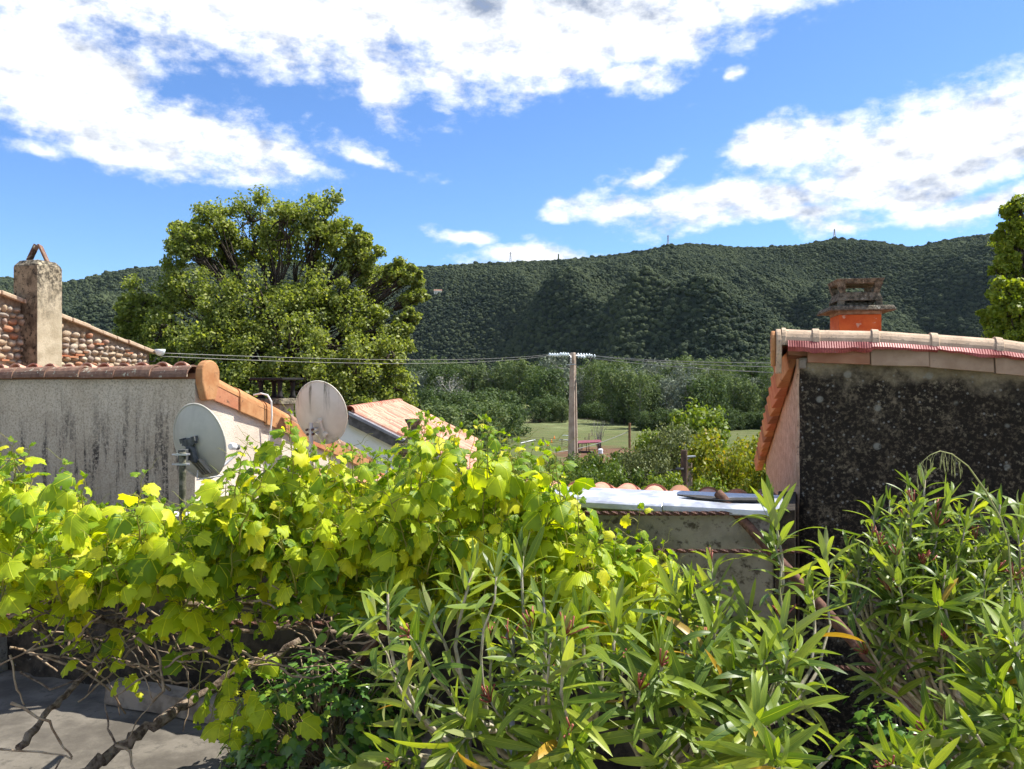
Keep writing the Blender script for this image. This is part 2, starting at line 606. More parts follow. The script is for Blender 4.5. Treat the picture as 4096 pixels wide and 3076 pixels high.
def ground_mat():
    m, n, bs, out = new_mat('ground')
    v, _ = objvec(n)
    x, y, z = n.sep(v)
    n1 = n.noise(v, 0.045, 8, 0.6)
    n2 = n.noise(n.mapping(v, scale=(0.5, 1.6, 1)), 0.6, 8, 0.7)
    grass = n.mix(n.ss(n1, 0.35, 0.65), (0.060, 0.082, 0.026), (0.092, 0.112, 0.040))
    n3 = n.noise(n.mapping(v, scale=(0.25, 1.0, 1)), 0.22, 6, 0.7)
    grass = n.mix(n.ss(n3, 0.48, 0.62), grass, (0.105, 0.105, 0.045))
    grass = n.mix(n.ss(n2, 0.48, 0.66), grass, (0.125, 0.128, 0.055))
    grass = n.mix(n.ss(n.noise(v, 1.1, 5, 0.7), 0.60, 0.70), grass, (0.030, 0.036, 0.012))
    # white-flowered stretch at the far end of the meadow
    dx = n.m('MULTIPLY', n.m('SUBTRACT', x, 24.0), 1 / 34.0)
    dy = n.m('MULTIPLY', n.m('SUBTRACT', y, 285.0), 1 / 60.0)
    q = n.m('SQRT', n.m('ADD', n.m('MULTIPLY', dx, dx), n.m('MULTIPLY', dy, dy)))
    fl = n.m('MULTIPLY', n.ss(q, 0.5, 1.1, 1, 0), n.ss(n.noise(n.mapping(v, scale=(0.6, 2.0, 1)), 0.25, 8, 0.7), 0.5, 0.62))
    grass = n.mix(fl, grass, (0.22, 0.25, 0.12))
    # trodden earth paddock
    dx = n.m('MULTIPLY', n.m('SUBTRACT', x, 26.0), 1 / 22.0)
    dy = n.m('MULTIPLY', n.m('SUBTRACT', y, 140.0), 1 / 42.0)
    q = n.m('SQRT', n.m('ADD', n.m('MULTIPLY', dx, dx), n.m('MULTIPLY', dy, dy)))
    q = n.m('ADD', q, n.m('MULTIPLY', n.m('SUBTRACT', n.noise(v, 0.09, 7, 0.65), 0.5), 1.5))
    dirt = n.ramp(n.noise(n.mapping(v, scale=(0.35, 1.5, 1)), 0.28, 8, 0.7), [(0.36, (0.05, 0.026, 0.017)), (0.5, (0.12, 0.066, 0.040)), (0.66, (0.25, 0.155, 0.095))])
    col = n.mix(n.ss(q, 0.75, 1.05, 1, 0), grass, dirt)
    n.link(col, bs.inputs['Base Color'])
    bs.inputs['Roughness'].default_value = 0.95
    bs.inputs['Specular IOR Level'].default_value = 0.1
    bump(n, bs, n.noise(v, 1.2, 8, 0.7), 0.6, 0.3)
    return m


M['ground'] = ground_mat()
M['hill_ground'] = simple('hill_ground', (0.010, 0.018, 0.009), (0.018, 0.028, 0.014), 0.02, 0.95, 0.0)


def plaster_front():
    """pale grey render, black rain streaks growing towards the foot"""
    m, n, bs, out = new_mat('plaster_streaked')
    v, _ = objvec(n)
    x, y, z = n.sep(v)
    base = n.mix(n.ss(n.noise(v, 3.0, 8, 0.6), 0.35, 0.65), (0.55, 0.47, 0.35), (0.66, 0.58, 0.45))
    fine = n.noise(v, 60, 6, 0.7)
    base = n.mix(n.ss(fine, 0.42, 0.7), base, (0.29, 0.24, 0.175))
    low = n.ss(n.m('ADD', z, n.m('MULTIPLY', n.m('SUBTRACT', n.noise(v, 2.0, 5, 0.6), 0.5), 0.9)), 0.05, -0.75)
    st = n.noise(n.mapping(v, scale=(1, 1, 0.10)), 11.0, 8, 0.7)
    stain = n.m('MULTIPLY', n.m('MULTIPLY', n.ss(st, 0.47, 0.62), n.ss(n.noise(v, 34, 6, 0.75), 0.38, 0.56)), n.m('ADD', n.m('MULTIPLY', low, 1.0), 0.08))
    base = n.mix(n.m('MULTIPLY', low, 0.45), base, (0.24, 0.18, 0.125))
    col = n.mix(stain, base, (0.035, 0.03, 0.028))
    n.link(col, bs.inputs['Base Color'])
    bs.inputs['Roughness'].default_value = 0.9
    bump(n, bs, n.noise(v, 55, 8, 0.7), 0.5, 0.012)
    return m


def plaster_side():
    m, n, bs, out = new_mat('plaster_pale')
    v, _ = objvec(n)
    base = n.mix(n.ss(n.noise(v, 2.5, 8, 0.6), 0.35, 0.65), (0.54, 0.46, 0.375), (0.66, 0.58, 0.49))
    base = n.mix(n.ss(n.noise(v, 70, 6, 0.75), 0.56, 0.72), base, (0.28, 0.23, 0.19))
    n.link(base, bs.inputs['Base Color'])
    bs.inputs['Roughness'].default_value = 0.9
    bump(n, bs, n.noise(v, 70, 8, 0.7), 0.6, 0.012)
    return m


def lichen_wall():
    """render blackened by lichen, bare at the top edge, dotted with pale rosettes"""
    m, n, bs, out = new_mat('lichen_wall')
    v, _ = objvec(n)
    x, y, z = n.sep(v)
    bare = n.mix(n.ss(n.noise(v, 5, 8, 0.65), 0.35, 0.65), (0.24, 0.195, 0.115), (0.44, 0.38, 0.27))
    n1 = n.noise(v, 42, 8, 0.75)
    n2 = n.noise(v, 9, 8, 0.65)
    black = n.mix(n.ss(n1, 0.48, 0.64), (0.017, 0.013, 0.009), (0.12, 0.095, 0.062))
    n3 = n.noise(v, 2.6, 6, 0.6)
    black = n.mix(n.m('MULTIPLY', n.ss(n3, 0.52, 0.66), n.ss(n1, 0.40, 0.58)), black, (0.22, 0.18, 0.12))
    black = n.mix(n.m('MULTIPLY', n.ss(n2, 0.48, 0.66), n.ss(n1, 0.5, 0.66)), black, (0.30, 0.26, 0.175))
    # rain drip lines
    st = n.noise(n.mapping(v, scale=(1, 1, 0.12)), 7.0, 6, 0.6)
    black = n.mix(n.m('MULTIPLY', n.ss(st, 0.5, 0.7), 0.75), black, (0.011, 0.010, 0.009))
    top = n.m('ADD', n.m('ADD', z, n.m('MULTIPLY', n.m('SUBTRACT', x, 1.7), 0.07)), n.m('MULTIPLY', n.m('SUBTRACT', n.noise(v, 6, 7, 0.65), 0.5), 0.34))
    msk = n.ss(top, 0.15, 0.02)
    col = n.mix(msk, bare, black)
    vo = n.node('ShaderNodeTexVoronoi', feature='F1')
    n.link(n.mapping(v, scale=(1, 1, 1)), vo.inputs['Vector'])
    vo.inputs['Scale'].default_value = 7.5
    dist = n.m('ADD', vo.outputs['Distance'], n.m('MULTIPLY', n.m('SUBTRACT', n1, 0.5), 0.16))
    pick = n.sep(vo.outputs['Color'])[0]
    ros = n.m('MULTIPLY', n.ss(dist, 0.20, 0.13, 0, 1), n.m('GREATER_THAN', pick, 0.68))
    ros = n.m('MULTIPLY', ros, n.ss(n1, 0.35, 0.5))
    col = n.mix(n.m('MULTIPLY', ros, 0.7), col, (0.30, 0.30, 0.255))
    vo2 = n.node('ShaderNodeTexVoronoi', feature='F1')
    n.link(v, vo2.inputs['Vector'])
    vo2.inputs['Scale'].default_value = 38
    sp = n.m('MULTIPLY', n.ss(vo2.outputs['Distance'], 0.32, 0.2, 0, 1), n.m('GREATER_THAN', n.sep(vo2.outputs['Color'])[0], 0.78))
    col = n.mix(n.m('MULTIPLY', sp, 0.6), col, (0.30, 0.30, 0.27))
    n.link(col, bs.inputs['Base Color'])
    bs.inputs['Roughness'].default_value = 0.95
    bump(n, bs, n.m('ADD', n.noise(v, 48, 8, 0.75), n.m('MULTIPLY', n2, 0.8)), 0.8, 0.03)
    return m


M['plaster_front'] = plaster_front()
M['plaster_side'] = plaster_side()
M['lichen_wall'] = lichen_wall()
M['peach_plaster'] = simple('peach_plaster', (0.36, 0.245, 0.165), (0.52, 0.38, 0.275), 16, 0.9, 0.7, 0.02, spots=(30, (0.13, 0.09, 0.06), .55, .68))
M['terracotta'] = simple('terracotta', (0.33, 0.095, 0.04), (0.42, 0.17, 0.08), 7, 0.85, 0.35, 0.006, rand=True, rspread=(0.46, 0.27, 0.16), spots=(11, (0.11, 0.055, 0.035), .58, .72))
M['terracotta_buff'] = simple('terracotta_buff', (0.35, 0.155, 0.06), (0.44, 0.235, 0.105), 8, 0.85, 0.35, 0.006, rand=True, spots=(14, (0.13, 0.065, 0.04), .57, .72))
M['tile_lichen'] = simple('tile_lichen', (0.17, 0.085, 0.06), (0.30, 0.18, 0.12), 14, 0.9, 0.6, 0.01, rand=True, spots=(19, (0.46, 0.45, 0.34), .57, .64), rspread=(0.13, 0.08, 0.06))
M['tile_pink'] = simple('tile_pink', (0.42, 0.135, 0.085), (0.54, 0.25, 0.175), 6, 0.85, 0.3, 0.01, rand=True, rspread=(0.62, 0.40, 0.29), spots=(9, (0.17, 0.075, 0.055), .62, .75))
M['ridge_stone'] = simple('ridge_stone', (0.40, 0.29, 0.20), (0.52, 0.39, 0.275), 10, 0.9, 0.5, 0.006, rand=True, spots=(70, (0.20, 0.165, 0.125), .54, .66))
M['apron_brown'] = simple('apron_brown', (0.26, 0.115, 0.06), (0.33, 0.17, 0.095), 7, 0.8, 0.25, 0.004, rand=True, spots=(7, (0.09, 0.06, 0.04), .6, .75))
M['apron_grey'] = simple('apron_grey', (0.27, 0.18, 0.115), (0.36, 0.255, 0.17), 7, 0.8, 0.25, 0.004, rand=True, spots=(7, (0.13, 0.10, 0.08), .6, .75))
M['flashing_red'] = simple('flashing_red', (0.24, 0.045, 0.04), (0.33, 0.085, 0.075), 12, 0.5, 0.2, 0.003, spots=(22, (0.20, 0.10, 0.08), .58, .72))
M['moss_concrete'] = simple('moss_concrete', (0.05, 0.043, 0.03), (0.21, 0.18, 0.13), 30, 0.95, 0.9, 0.02, spots=(16, (0.33, 0.31, 0.25), .60, .68))
M['soot_black'] = simple('soot_black', (0.006, 0.006, 0.006), (0.016, 0.015, 0.014), 12, 0.8, 0.4, 0.005)
M['orange_paint'] = simple('orange_paint', (0.40, 0.075, 0.014), (0.50, 0.115, 0.024), 9, 0.7, 0.3, 0.004, spots=(13, (0.45, 0.32, 0.24), .60, .68))
M['cement_grey'] = simple('cement_grey', (0.24, 0.215, 0.17), (0.37, 0.34, 0.285), 5, 0.9, 0.5, 0.01, spots=(28, (0.07, 0.06, 0.045), .56, .68))
M['parapet_render'] = simple('parapet_render', (0.19, 0.17, 0.135), (0.30, 0.27, 0.22), 5, 0.9, 0.6, 0.01, spots=(19, (0.075, 0.062, 0.048), .50, .66))
M['old_wall'] = simple('old_wall', (0.018, 0.014, 0.010), (0.075, 0.058, 0.04), 7, 0.95, 0.9, 0.03, spots=(26, (0.26, 0.25, 0.22), .63, .72))
M['mortar'] = simple('mortar', (0.20, 0.145, 0.10), (0.32, 0.25, 0.185), 20, 0.95, 0.7, 0.02)
M['slab'] = simple('slab', (0.075, 0.066, 0.054), (0.16, 0.143, 0.118), 3, 0.9, 0.6, 0.012, spots=(16, (0.095, 0.085, 0.07), .52, .64))
M['bounce_paving'] = simple('bounce_paving', (0.40, 0.34, 0.26), (0.50, 0.43, 0.34), 3, 0.85, 0.3, 0.01)
M['white_paint'] = simple('white_paint', (0.74, 0.74, 0.73), (0.80, 0.80, 0.79), 3, 0.7, 0.1)
M['cream_paint'] = simple('cream_paint', (0.66, 0.61, 0.47), (0.72, 0.67, 0.54), 3, 0.7, 0.1)
M['fascia_dark'] = simple('fascia_dark', (0.06, 0.055, 0.055), (0.13, 0.12, 0.115), 6, 0.6, 0.2)
M['gutter_grey'] = simple('gutter_grey', (0.22, 0.23, 0.26), (0.32, 0.33, 0.36), 6, 0.4, 0.1, metal=0.4)
M['rust'] = simple('rust', (0.07, 0.035, 0.024), (0.17, 0.085, 0.055), 26, 0.85, 0.6, 0.004, spots=(12, (0.27, 0.16, 0.12), .58, .7))
M['rust_dark'] = simple('rust_dark', (0.055, 0.026, 0.02), (0.13, 0.06, 0.042), 40, 0.8, 0.5, 0.003)
M['pvc_white'] = simple('pvc_white', (0.70, 0.71, 0.73), (0.76, 0.77, 0.79), 5, 0.4, 0.05)
M['pvc_grey'] = simple('pvc_grey', (0.22, 0.235, 0.26), (0.28, 0.29, 0.31), 5, 0.5, 0.1)
M['cable_white'] = simple('cable_white', (0.72, 0.70, 0.66), (0.78, 0.76, 0.72), 9, 0.5, 0.05)
M['timber_grey'] = simple('timber_grey', (0.15, 0.12, 0.09), (0.30, 0.25, 0.20), 8, 0.9, 0.6, 0.01)
M['wood_pole'] = simple('wood_pole', (0.16, 0.08, 0.04), (0.27, 0.15, 0.08), 6, 0.9, 0.4)
M['wood_dark'] = simple('wood_dark', (0.06, 0.038, 0.028), (0.12, 0.075, 0.055), 6, 0.9, 0.4)
M['concrete_pole'] = simple('concrete_pole', (0.33, 0.25, 0.195), (0.44, 0.35, 0.275), 3, 0.9, 0.4, 0.01, spots=(9, (0.22, 0.165, 0.13), .55, .7))
M['glass_insulator'] = simple('glass_insulator', (0.62, 0.70, 0.74), (0.74, 0.80, 0.83), 9, 0.15, 0.0)
M['steel'] = simple('steel', (0.42, 0.43, 0.44), (0.52, 0.53, 0.54), 9, 0.4, 0.1, metal=0.7)
M['wire'] = simple('wire', (0.20, 0.195, 0.18), (0.28, 0.27, 0.25), 3, 0.5, 0.0, metal=0.3)
M['dark_metal'] = simple('dark_metal', (0.045, 0.05, 0.05), (0.11, 0.115, 0.115), 20, 0.55, 0.3, 0.003)
M['post_green'] = simple('post_green', (0.05, 0.055, 0.03), (0.20, 0.19, 0.14), 24, 0.8, 0.4, 0.003)
M['shed_wall'] = simple('shed_wall', (0.07, 0.085, 0.05), (0.13, 0.145, 0.09), 0.8, 0.9, 0.0)
M['shed_roof'] = simple('shed_roof', (0.15, 0.17, 0.06), (0.22, 0.23, 0.10), 0.9, 0.95, 0.0)
M['maroon'] = simple('maroon', (0.16, 0.035, 0.05), (0.22, 0.06, 0.07), 2, 0.6, 0.0)
M['cone_orange'] = simple('cone_orange', (0.75, 0.22, 0.04), (0.8, 0.28, 0.06), 2, 0.6, 0.0)
M['horse_coat'] = simple('horse_coat', (0.60, 0.57, 0.53), (0.72, 0.70, 0.66), 2, 0.8, 0.0)
M['soil'] = simple('soil', (0.05, 0.035, 0.025), (0.10, 0.075, 0.05), 9, 0.95, 0.6, 0.02)
M['straw'] = simple('straw', (0.22, 0.25, 0.09), (0.32, 0.33, 0.14), 9, 0.7, 0.1)
M['rubber'] = simple('rubber', (0.02, 0.02, 0.02), (0.05, 0.047, 0.043), 14, 0.8, 0.4)


def zinc():
    m, n, bs, out = new_mat('zinc')
    v, _ = objvec(n)
    a = n.noise(n.mapping(v, scale=(1, 1, 1)), 6, 8, 0.65)
    col = n.mix(n.ss(a, 0.38, 0.64), (0.42, 0.44, 0.49), (0.60, 0.62, 0.66))
    n.link(col, bs.inputs['Base Color'])
    bs.inputs['Metallic'].default_value = 0.55
    n.link(n.ss(a, 0.3, 0.7, 0.34, 0.6), bs.inputs['Roughness'])
    bump(n, bs, n.noise(v, 5, 4, 0.5), 0.15, 0.02)
    return m


M['zinc'] = zinc()


def dish_mat(name, ca, cb, streak):
    m, n, bs, out = new_mat(name)
    v, _ = objvec(n)
    x, y, z = n.sep(v)
    col = n.mix(n.ss(n.noise(v, 4, 6, 0.6), 0.35, 0.65), ca, cb)
    tc = n.node('ShaderNodeTexCoord')
    st = n.noise(n.mapping(v, scale=(1, 1, 0.06)), 16.0, 7, 0.7)
    hi = n.ss(n.m('ADD', n.m('MULTIPLY', tc and n.sep(tc.outputs['Generated'])[2], 1.0), 0.0), 0.35, 0.95)
    col = n.mix(n.m('MULTIPLY', n.m('MULTIPLY', n.ss(st, 0.48, 0.66), hi), streak), col, (0.10, 0.095, 0.06))
    rim = n.m('MULTIPLY', n.ss(n.sep(tc.outputs['Generated'])[2], 0.22, 0.02), n.ss(n.noise(v, 22, 7, 0.7), 0.4, 0.65))
    col = n.mix(n.m('MULTIPLY', rim, 0.7), col, (0.16, 0.13, 0.09))
    n.link(col, bs.inputs['Base Color'])
    bs.inputs['Roughness'].default_value = 0.55
    bump(n, bs, n.noise(v, 30, 6, 0.6), 0.1, 0.003)
    return m


M['dish_grey'] = dish_mat('dish_grey', (0.43, 0.41, 0.34), (0.50, 0.48, 0.40), 0.12)
M['dish_beige'] = dish_mat('dish_beige', (0.54, 0.51, 0.42), (0.62, 0.59, 0.50), 1.0)


def stone_mat():
    m, n, bs, out = new_mat('cobble')
    v, rnd = objvec(n, True)
    base = n.ramp(rnd, [(0.0, (0.42, 0.30, 0.19)), (0.25, (0.52, 0.41, 0.28)), (0.5, (0.37, 0.28, 0.20)), (0.7, (0.58, 0.48, 0.36)), (0.86, (0.30, 0.27, 0.24)), (0.95, (0.42, 0.20, 0.11))])
    col = n.mix(n.ss(n.noise(v, 7, 7, 0.65), 0.4, 0.68), base, n.mix(0.55, base, (0.16, 0.12, 0.09)))
    n.link(col, bs.inputs['Base Color'])
    bs.inputs['Roughness'].default_value = 0.9
    bump(n, bs, n.noise(v, 16, 7, 0.65), 0.4, 0.05)
    return m


M['cobble'] = stone_mat()
M['chimney_render'] = simple('chimney_render', (0.36, 0.30, 0.20), (0.46, 0.40, 0.28), 4, 0.9, 0.5, 0.01, spots=(9, (0.10, 0.08, 0.06), .60, .75))


def chimney_stain():
    """cement render with soot running down from the head"""
    m, n, bs, out = new_mat('chimney_stained')
    v, _ = objvec(n)
    x, y, z = n.sep(v)
    base = n.mix(n.ss(n.noise(v, 6, 8, 0.6), 0.35, 0.65), (0.33, 0.28, 0.19), (0.45, 0.39, 0.28))
    head = n.ss(n.m('ADD', n.m('ADD', z, 0.28), n.m('MULTIPLY', n.m('SUBTRACT', n.noise(n.mapping(v, scale=(1, 1, 0.2)), 9, 7, 0.7), 0.5), 1.3)), 0.95, 1.75)
    st = n.m('MULTIPLY', head, n.ss(n.noise(v, 22, 8, 0.75), 0.38, 0.58))
    col = n.mix(n.m('MULTIPLY', st, 0.95), base, (0.04, 0.033, 0.025))
    n.link(col, bs.inputs['Base Color'])
    bs.inputs['Roughness'].default_value = 0.92
    bump(n, bs, n.noise(v, 40, 8, 0.7), 0.6, 0.012)
    return m


M['chimney_stained'] = chimney_stain()
M['chimney_sooty'] = simple('chimney_sooty', (0.085, 0.065, 0.042), (0.26, 0.205, 0.135), 7, 0.92, 0.6, 0.012, spots=(20, (0.03, 0.024, 0.018), .50, .64))

# ------------------------------------------------------------------ setting: ground, hills


def ground_z(X, Y):
    Y = np.asarray(Y, dtype=float)
    z = np.interp(Y, [-60, 9, 20, 36, 60, 120, 400, 700, 20000], [-5.2, -5.2, -5.4, -6.6, -9.4, -14.0, -14.0, -14.0, -14.0])
    return z


def build_ground():
    ys = np.concatenate([np.linspace(-60, 120, 61), np.linspace(126, 480, 60), np.linspace(500, 2600, 22), [4000, 6000, 9000, 12000]])
    xs = np.concatenate([[-9000, -4000, -2000, -1000], np.linspace(-600, 600, 81), [1000, 2000, 4000, 9000]])
    X, Y = np.meshgrid(xs, ys)
    Z = ground_z(X, Y)
    Z = Z + np.where(Y > 20, 0.25 * np.sin(X * 0.07 + Y * 0.031) * np.cos(Y * 0.05), 0)
    nr, nc = X.shape
    v = np.stack([X.ravel(), Y.ravel(), Z.ravel()], 1)
    i = np.arange(nr - 1)[:, None] * nc + np.arange(nc - 1)[None, :]
    q = np.stack([i, i + 1, i + nc + 1, i + nc], -1).reshape(-1, 4)
    me = np_mesh('ground', v, q, [M['ground']], smooth=True)
    tag(link_obj('ground', me), kind='structure')


build_ground()

SKY_X = [-260, -120, 0, 17, 60, 84, 111, 135, 163, 200, 300, 347, 425, 468, 510, 558, 597, 640, 668, 699, 744, 795, 834, 874, 916, 936, 964, 1001, 1024, 1100, 1300]
SKY_Y = [270, 272, 278, 280, 284, 280, 273, 269, 267, 264, 262, 266, 268, 265, 263, 261, 258, 252, 246.5, 245, 249, 247, 239.5, 242, 249, 243, 238, 233.5, 230, 222, 240]
SPURS = [  # (depth, px xs, px ys, slope towards the camera, slope away)
    (1700.0, SKY_X, SKY_Y, 0.42, 0.25),
    (1250.0, [380, 425, 456, 487, 535, 597, 640, 690, 724, 767, 810, 860], [384, 352, 336, 320, 297, 284, 273, 269, 283, 309, 345, 384], 0.46, 0.50),
    (1300.0, [760, 800, 840, 880, 916, 964, 987, 1024, 1060], [345, 295, 272, 273, 286, 305, 320, 345, 384], 0.50, 0.5),
    (1350.0, [-200, 0, 60, 110, 160, 220, 300, 380, 430, 470], [310, 305, 312, 298, 300, 290, 296, 300, 330, 384], 0.45, 0.5),
    (1000.0, [520, 560, 600, 640, 700, 760, 800, 840], [384, 345, 325, 315, 312, 322, 340, 384], 0.5, 0.6),
    (1050.0, [840, 880, 930, 980, 1040, 1120], [384, 350, 330, 322, 330, 384], 0.5, 0.6),
]
HX0, HX1, HY0, HY1 = -1500.0, 1500.0, 470.0, 1980.0


def hill_height(X, Y):
    Z = np.full_like(X, -30.0)
    px = 512 + X / np.maximum(Y, 1) * F
    for (D, xs, ys, sf, sb) in SPURS:
        # ridge line in plan keeps depth D; its crest height follows the skyline read off the photograph
        pxr = 512 + X / D * F * (0.35 + 0.65 * D / np.maximum(Y, 1)) if D < 1600 else px
        top = (384.5 - np.interp(pxr, xs, ys)) / F * D
        d = Y - D
        z = np.where(d < 0, top + d * sf * (0.75 + 0.25 * np.clip(-d / 400, 0, 1)), top - d * sb)
        Z = np.maximum(Z, z)
    return Z


def build_hills():
    nx, ny = 230, 130
    xs = np.linspace(HX0, HX1, nx)
    ys = np.linspace(HY0, HY1, ny)
    X, Y = np.meshgrid(xs, ys)
    Z = hill_height(X, Y)
    # round off the creases between spurs, roughen with gullies
    for _ in range(2):
        Zp = np.pad(Z, 1, mode='edge')
        Z = 0.5 * Z + 0.125 * (Zp[:-2, 1:-1] + Zp[2:, 1:-1] + Zp[1:-1, :-2] + Zp[1:-1, 2:])
    N = np.array([[fbm3((x / 170, y / 170, 0.3), 5) for x in xs] for y in ys])
    amp = np.clip((Z + 14) / 60, 0, 1) * np.clip((1640 - Y) / 260, 0.0, 1)
    # spurs and gullies running down towards the valley
    Rg = np.array([[1 - 2 * abs(mnoise.noise(Vector((x / 380 + .5 * mnoise.noise(Vector((x / 420, y / 420, 5))) + y / 1500, y / 1150, 7.7)))) * 1.6 for x in xs] for y in ys])
    Rs = np.array([[1 - 2 * abs(mnoise.noise(Vector((x / 120 + .5 * mnoise.noise(Vector((x / 200, y / 200, 9))), y / 420, 3.1)))) * 1.6 for x in xs] for y in ys])
    Z = Z + (N * 12 + Rg * 88 - 40 + Rs * 22) * amp
    # no spur overtops the main crest
    crest = (384.5 - np.interp(512 + X / Y * F, SKY_X, SKY_Y)) / F
    lim = (crest - np.clip((1640 - Y) / 1640 * .05, 0, .05)) * Y
    Z = np.where(Y < 1640, np.minimum(Z, lim), Z)
    v = np.stack([X.ravel(), Y.ravel(), Z.ravel()], 1)
    i = np.arange(ny - 1)[:, None] * nx + np.arange(nx - 1)[None, :]
    q = np.stack([i, i + 1, i + nx + 1, i + nx], -1).reshape(-1, 4)
    me = np_mesh('hills', v, q, [M['hill_ground']], smooth=True)
    tag(link_obj('hills', me), kind='structure')
    return xs, ys, Z


HXS, HYS, HZ = build_hills()


def hill_z(x, y):
    fx = np.clip((np.asarray(x) - HX0) / (HX1 - HX0) * (len(HXS) - 1), 0, len(HXS) - 1.001)
    fy = np.clip((np.asarray(y) - HY0) / (HY1 - HY0) * (len(HYS) - 1), 0, len(HYS) - 1.001)
    ix, iy = fx.astype(int), fy.astype(int)
    a, b = fx - ix, fy - iy
    return (HZ[iy, ix] * (1 - a) * (1 - b) + HZ[iy, ix + 1] * a * (1 - b) + HZ[iy + 1, ix] * (1 - a) * b + HZ[iy + 1, ix + 1] * a * b)


def crown_blob(seed, sub=3, squash=0.85):
    v, f = ico(sub)
    out = []
    for p in v:
        d = 1 + 0.34 * fbm3((p.x * 1.6 + seed * 9, p.y * 1.6, p.z * 1.6), 3) + 0.30 * fbm3((p.x * 4.2 + seed * 5, p.y * 4.2, p.z * 4.2), 2)
        out.append((p.x * d, p.y * d, p.z * d * squash + 0.45))
    return np.array(out), f


def build_hill_forest():
    """woodland that covers the hills: one mass, scattered by geometry nodes"""
    protos = []
    for s in range(4):
        v, f = crown_blob(s + 1, 3, [0.8, 0.95, 0.75, 1.15][s])
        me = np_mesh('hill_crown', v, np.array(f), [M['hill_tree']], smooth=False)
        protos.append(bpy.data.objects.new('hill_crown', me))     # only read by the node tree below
    # spread so that nearer slopes, which show larger, get as even a cover as the far ones
    step = 4.7
    gx, gy = np.meshgrid(np.arange(HX0 + 20, HX1 - 20, step), np.arange(HY0 + 10, HY1 - 160, step))
    X = gx.ravel() + rng.uniform(-.45, .45, gx.size) * step
    Y = gy.ravel() + rng.uniform(-.45, .45, gx.size) * step
    ok = np.abs(X) < Y * 0.80 + 60
    X, Y = X[ok], Y[ok]
    Z = hill_z(X, Y)
    ok = Z > -13.5
    X, Y, Z = X[ok], Y[ok], Z[ok]
    me = bpy.data.meshes.new('hillside_wood')
    me.vertices.add(len(X))
    me.vertices.foreach_set('co', np.stack([X, Y, Z], 1).astype(np.float32).ravel())
    at = me.attributes.new('size', 'FLOAT', 'POINT')
    at.data.foreach_set('value', (rng.uniform(1.7, 3.5, len(X)) * np.where(rng.random(len(X)) < 0.09, 1.6, 1.0)).astype(np.float32))
    at = me.attributes.new('spin', 'FLOAT', 'POINT')
    at.data.foreach_set('value', rng.uniform(0, 6.28, len(X)).astype(np.float32))
    at = me.attributes.new('pick', 'INT', 'POINT')
    at.data.foreach_set('value', rng.integers(0, 4, len(X)).astype(np.int32))
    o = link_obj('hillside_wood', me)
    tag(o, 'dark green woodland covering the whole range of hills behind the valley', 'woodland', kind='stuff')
    ng = bpy.data.node_groups.new('scatter_crowns', 'GeometryNodeTree')
    ng.interface.new_socket('Geometry', in_out='INPUT', socket_type='NodeSocketGeometry')
    ng.interface.new_socket('Geometry', in_out='OUTPUT', socket_type='NodeSocketGeometry')
    gi, go = ng.nodes.new('NodeGroupInput'), ng.nodes.new('NodeGroupOutput')
    m2p = ng.nodes.new('GeometryNodeMeshToPoints')
    ng.links.new(gi.outputs[0], m2p.inputs[0])
    g2i = ng.nodes.new('GeometryNodeGeometryToInstance')
    for p in reversed(protos):
        oi = ng.nodes.new('GeometryNodeObjectInfo')
        oi.inputs['Object'].default_value = p
        oi.inputs['As Instance'].default_value = True
        ng.links.new(oi.outputs['Geometry'], g2i.inputs[0])
    iop = ng.nodes.new('GeometryNodeInstanceOnPoints')
    ng.links.new(m2p.outputs[0], iop.inputs['Points'])
    ng.links.new(g2i.outputs[0], iop.inputs['Instance'])
    iop.inputs['Pick Instance'].default_value = True

    def attr(name, typ):
        a = ng.nodes.new('GeometryNodeInputNamedAttribute')
        a.data_type = typ
        a.inputs['Name'].default_value = name
        return a.outputs['Attribute']
    ng.links.new(attr('pick', 'INT'), iop.inputs['Instance Index'])
    ng.links.new(attr('size', 'FLOAT'), iop.inputs['Scale'])
    cx = ng.nodes.new('ShaderNodeCombineXYZ')
    ng.links.new(attr('spin', 'FLOAT'), cx.inputs[2])
    ng.links.new(cx.outputs[0], iop.inputs['Rotation'])
    ng.links.new(iop.outputs[0], go.inputs[0])
    md = o.modifiers.new('scatter', 'NODES')
    md.node_group = ng


build_hill_forest()

# ------------------------------------------------------------------ leaf clouds and trees


def leaf_quads(cen, nrm, size, aspect=0.75, fold=0.0):
    """one kite-shaped quad for every centre"""
    n = len(cen)
    nrm = nrm / np.maximum(np.linalg.norm(nrm, axis=1, keepdims=True), 1e-6)
    r = rng.normal(size=(n, 3))
    t = np.cross(nrm, r)
    t /= np.maximum(np.linalg.norm(t, axis=1, keepdims=True), 1e-6)
    b = np.cross(nrm, t)
    s = size[:, None]
    v = np.stack([cen - t * s * 0.5, cen - b * s * 0.5 * aspect - t * s * 0.05, cen + t * s * 0.55, cen + b * s * 0.5 * aspect - t * s * 0.05], 1)
    v[:, 1] += nrm * s * 0.12
    v[:, 3] += nrm * s * 0.12
    return v.reshape(-1, 3), np.arange(n * 4).reshape(-1, 4)


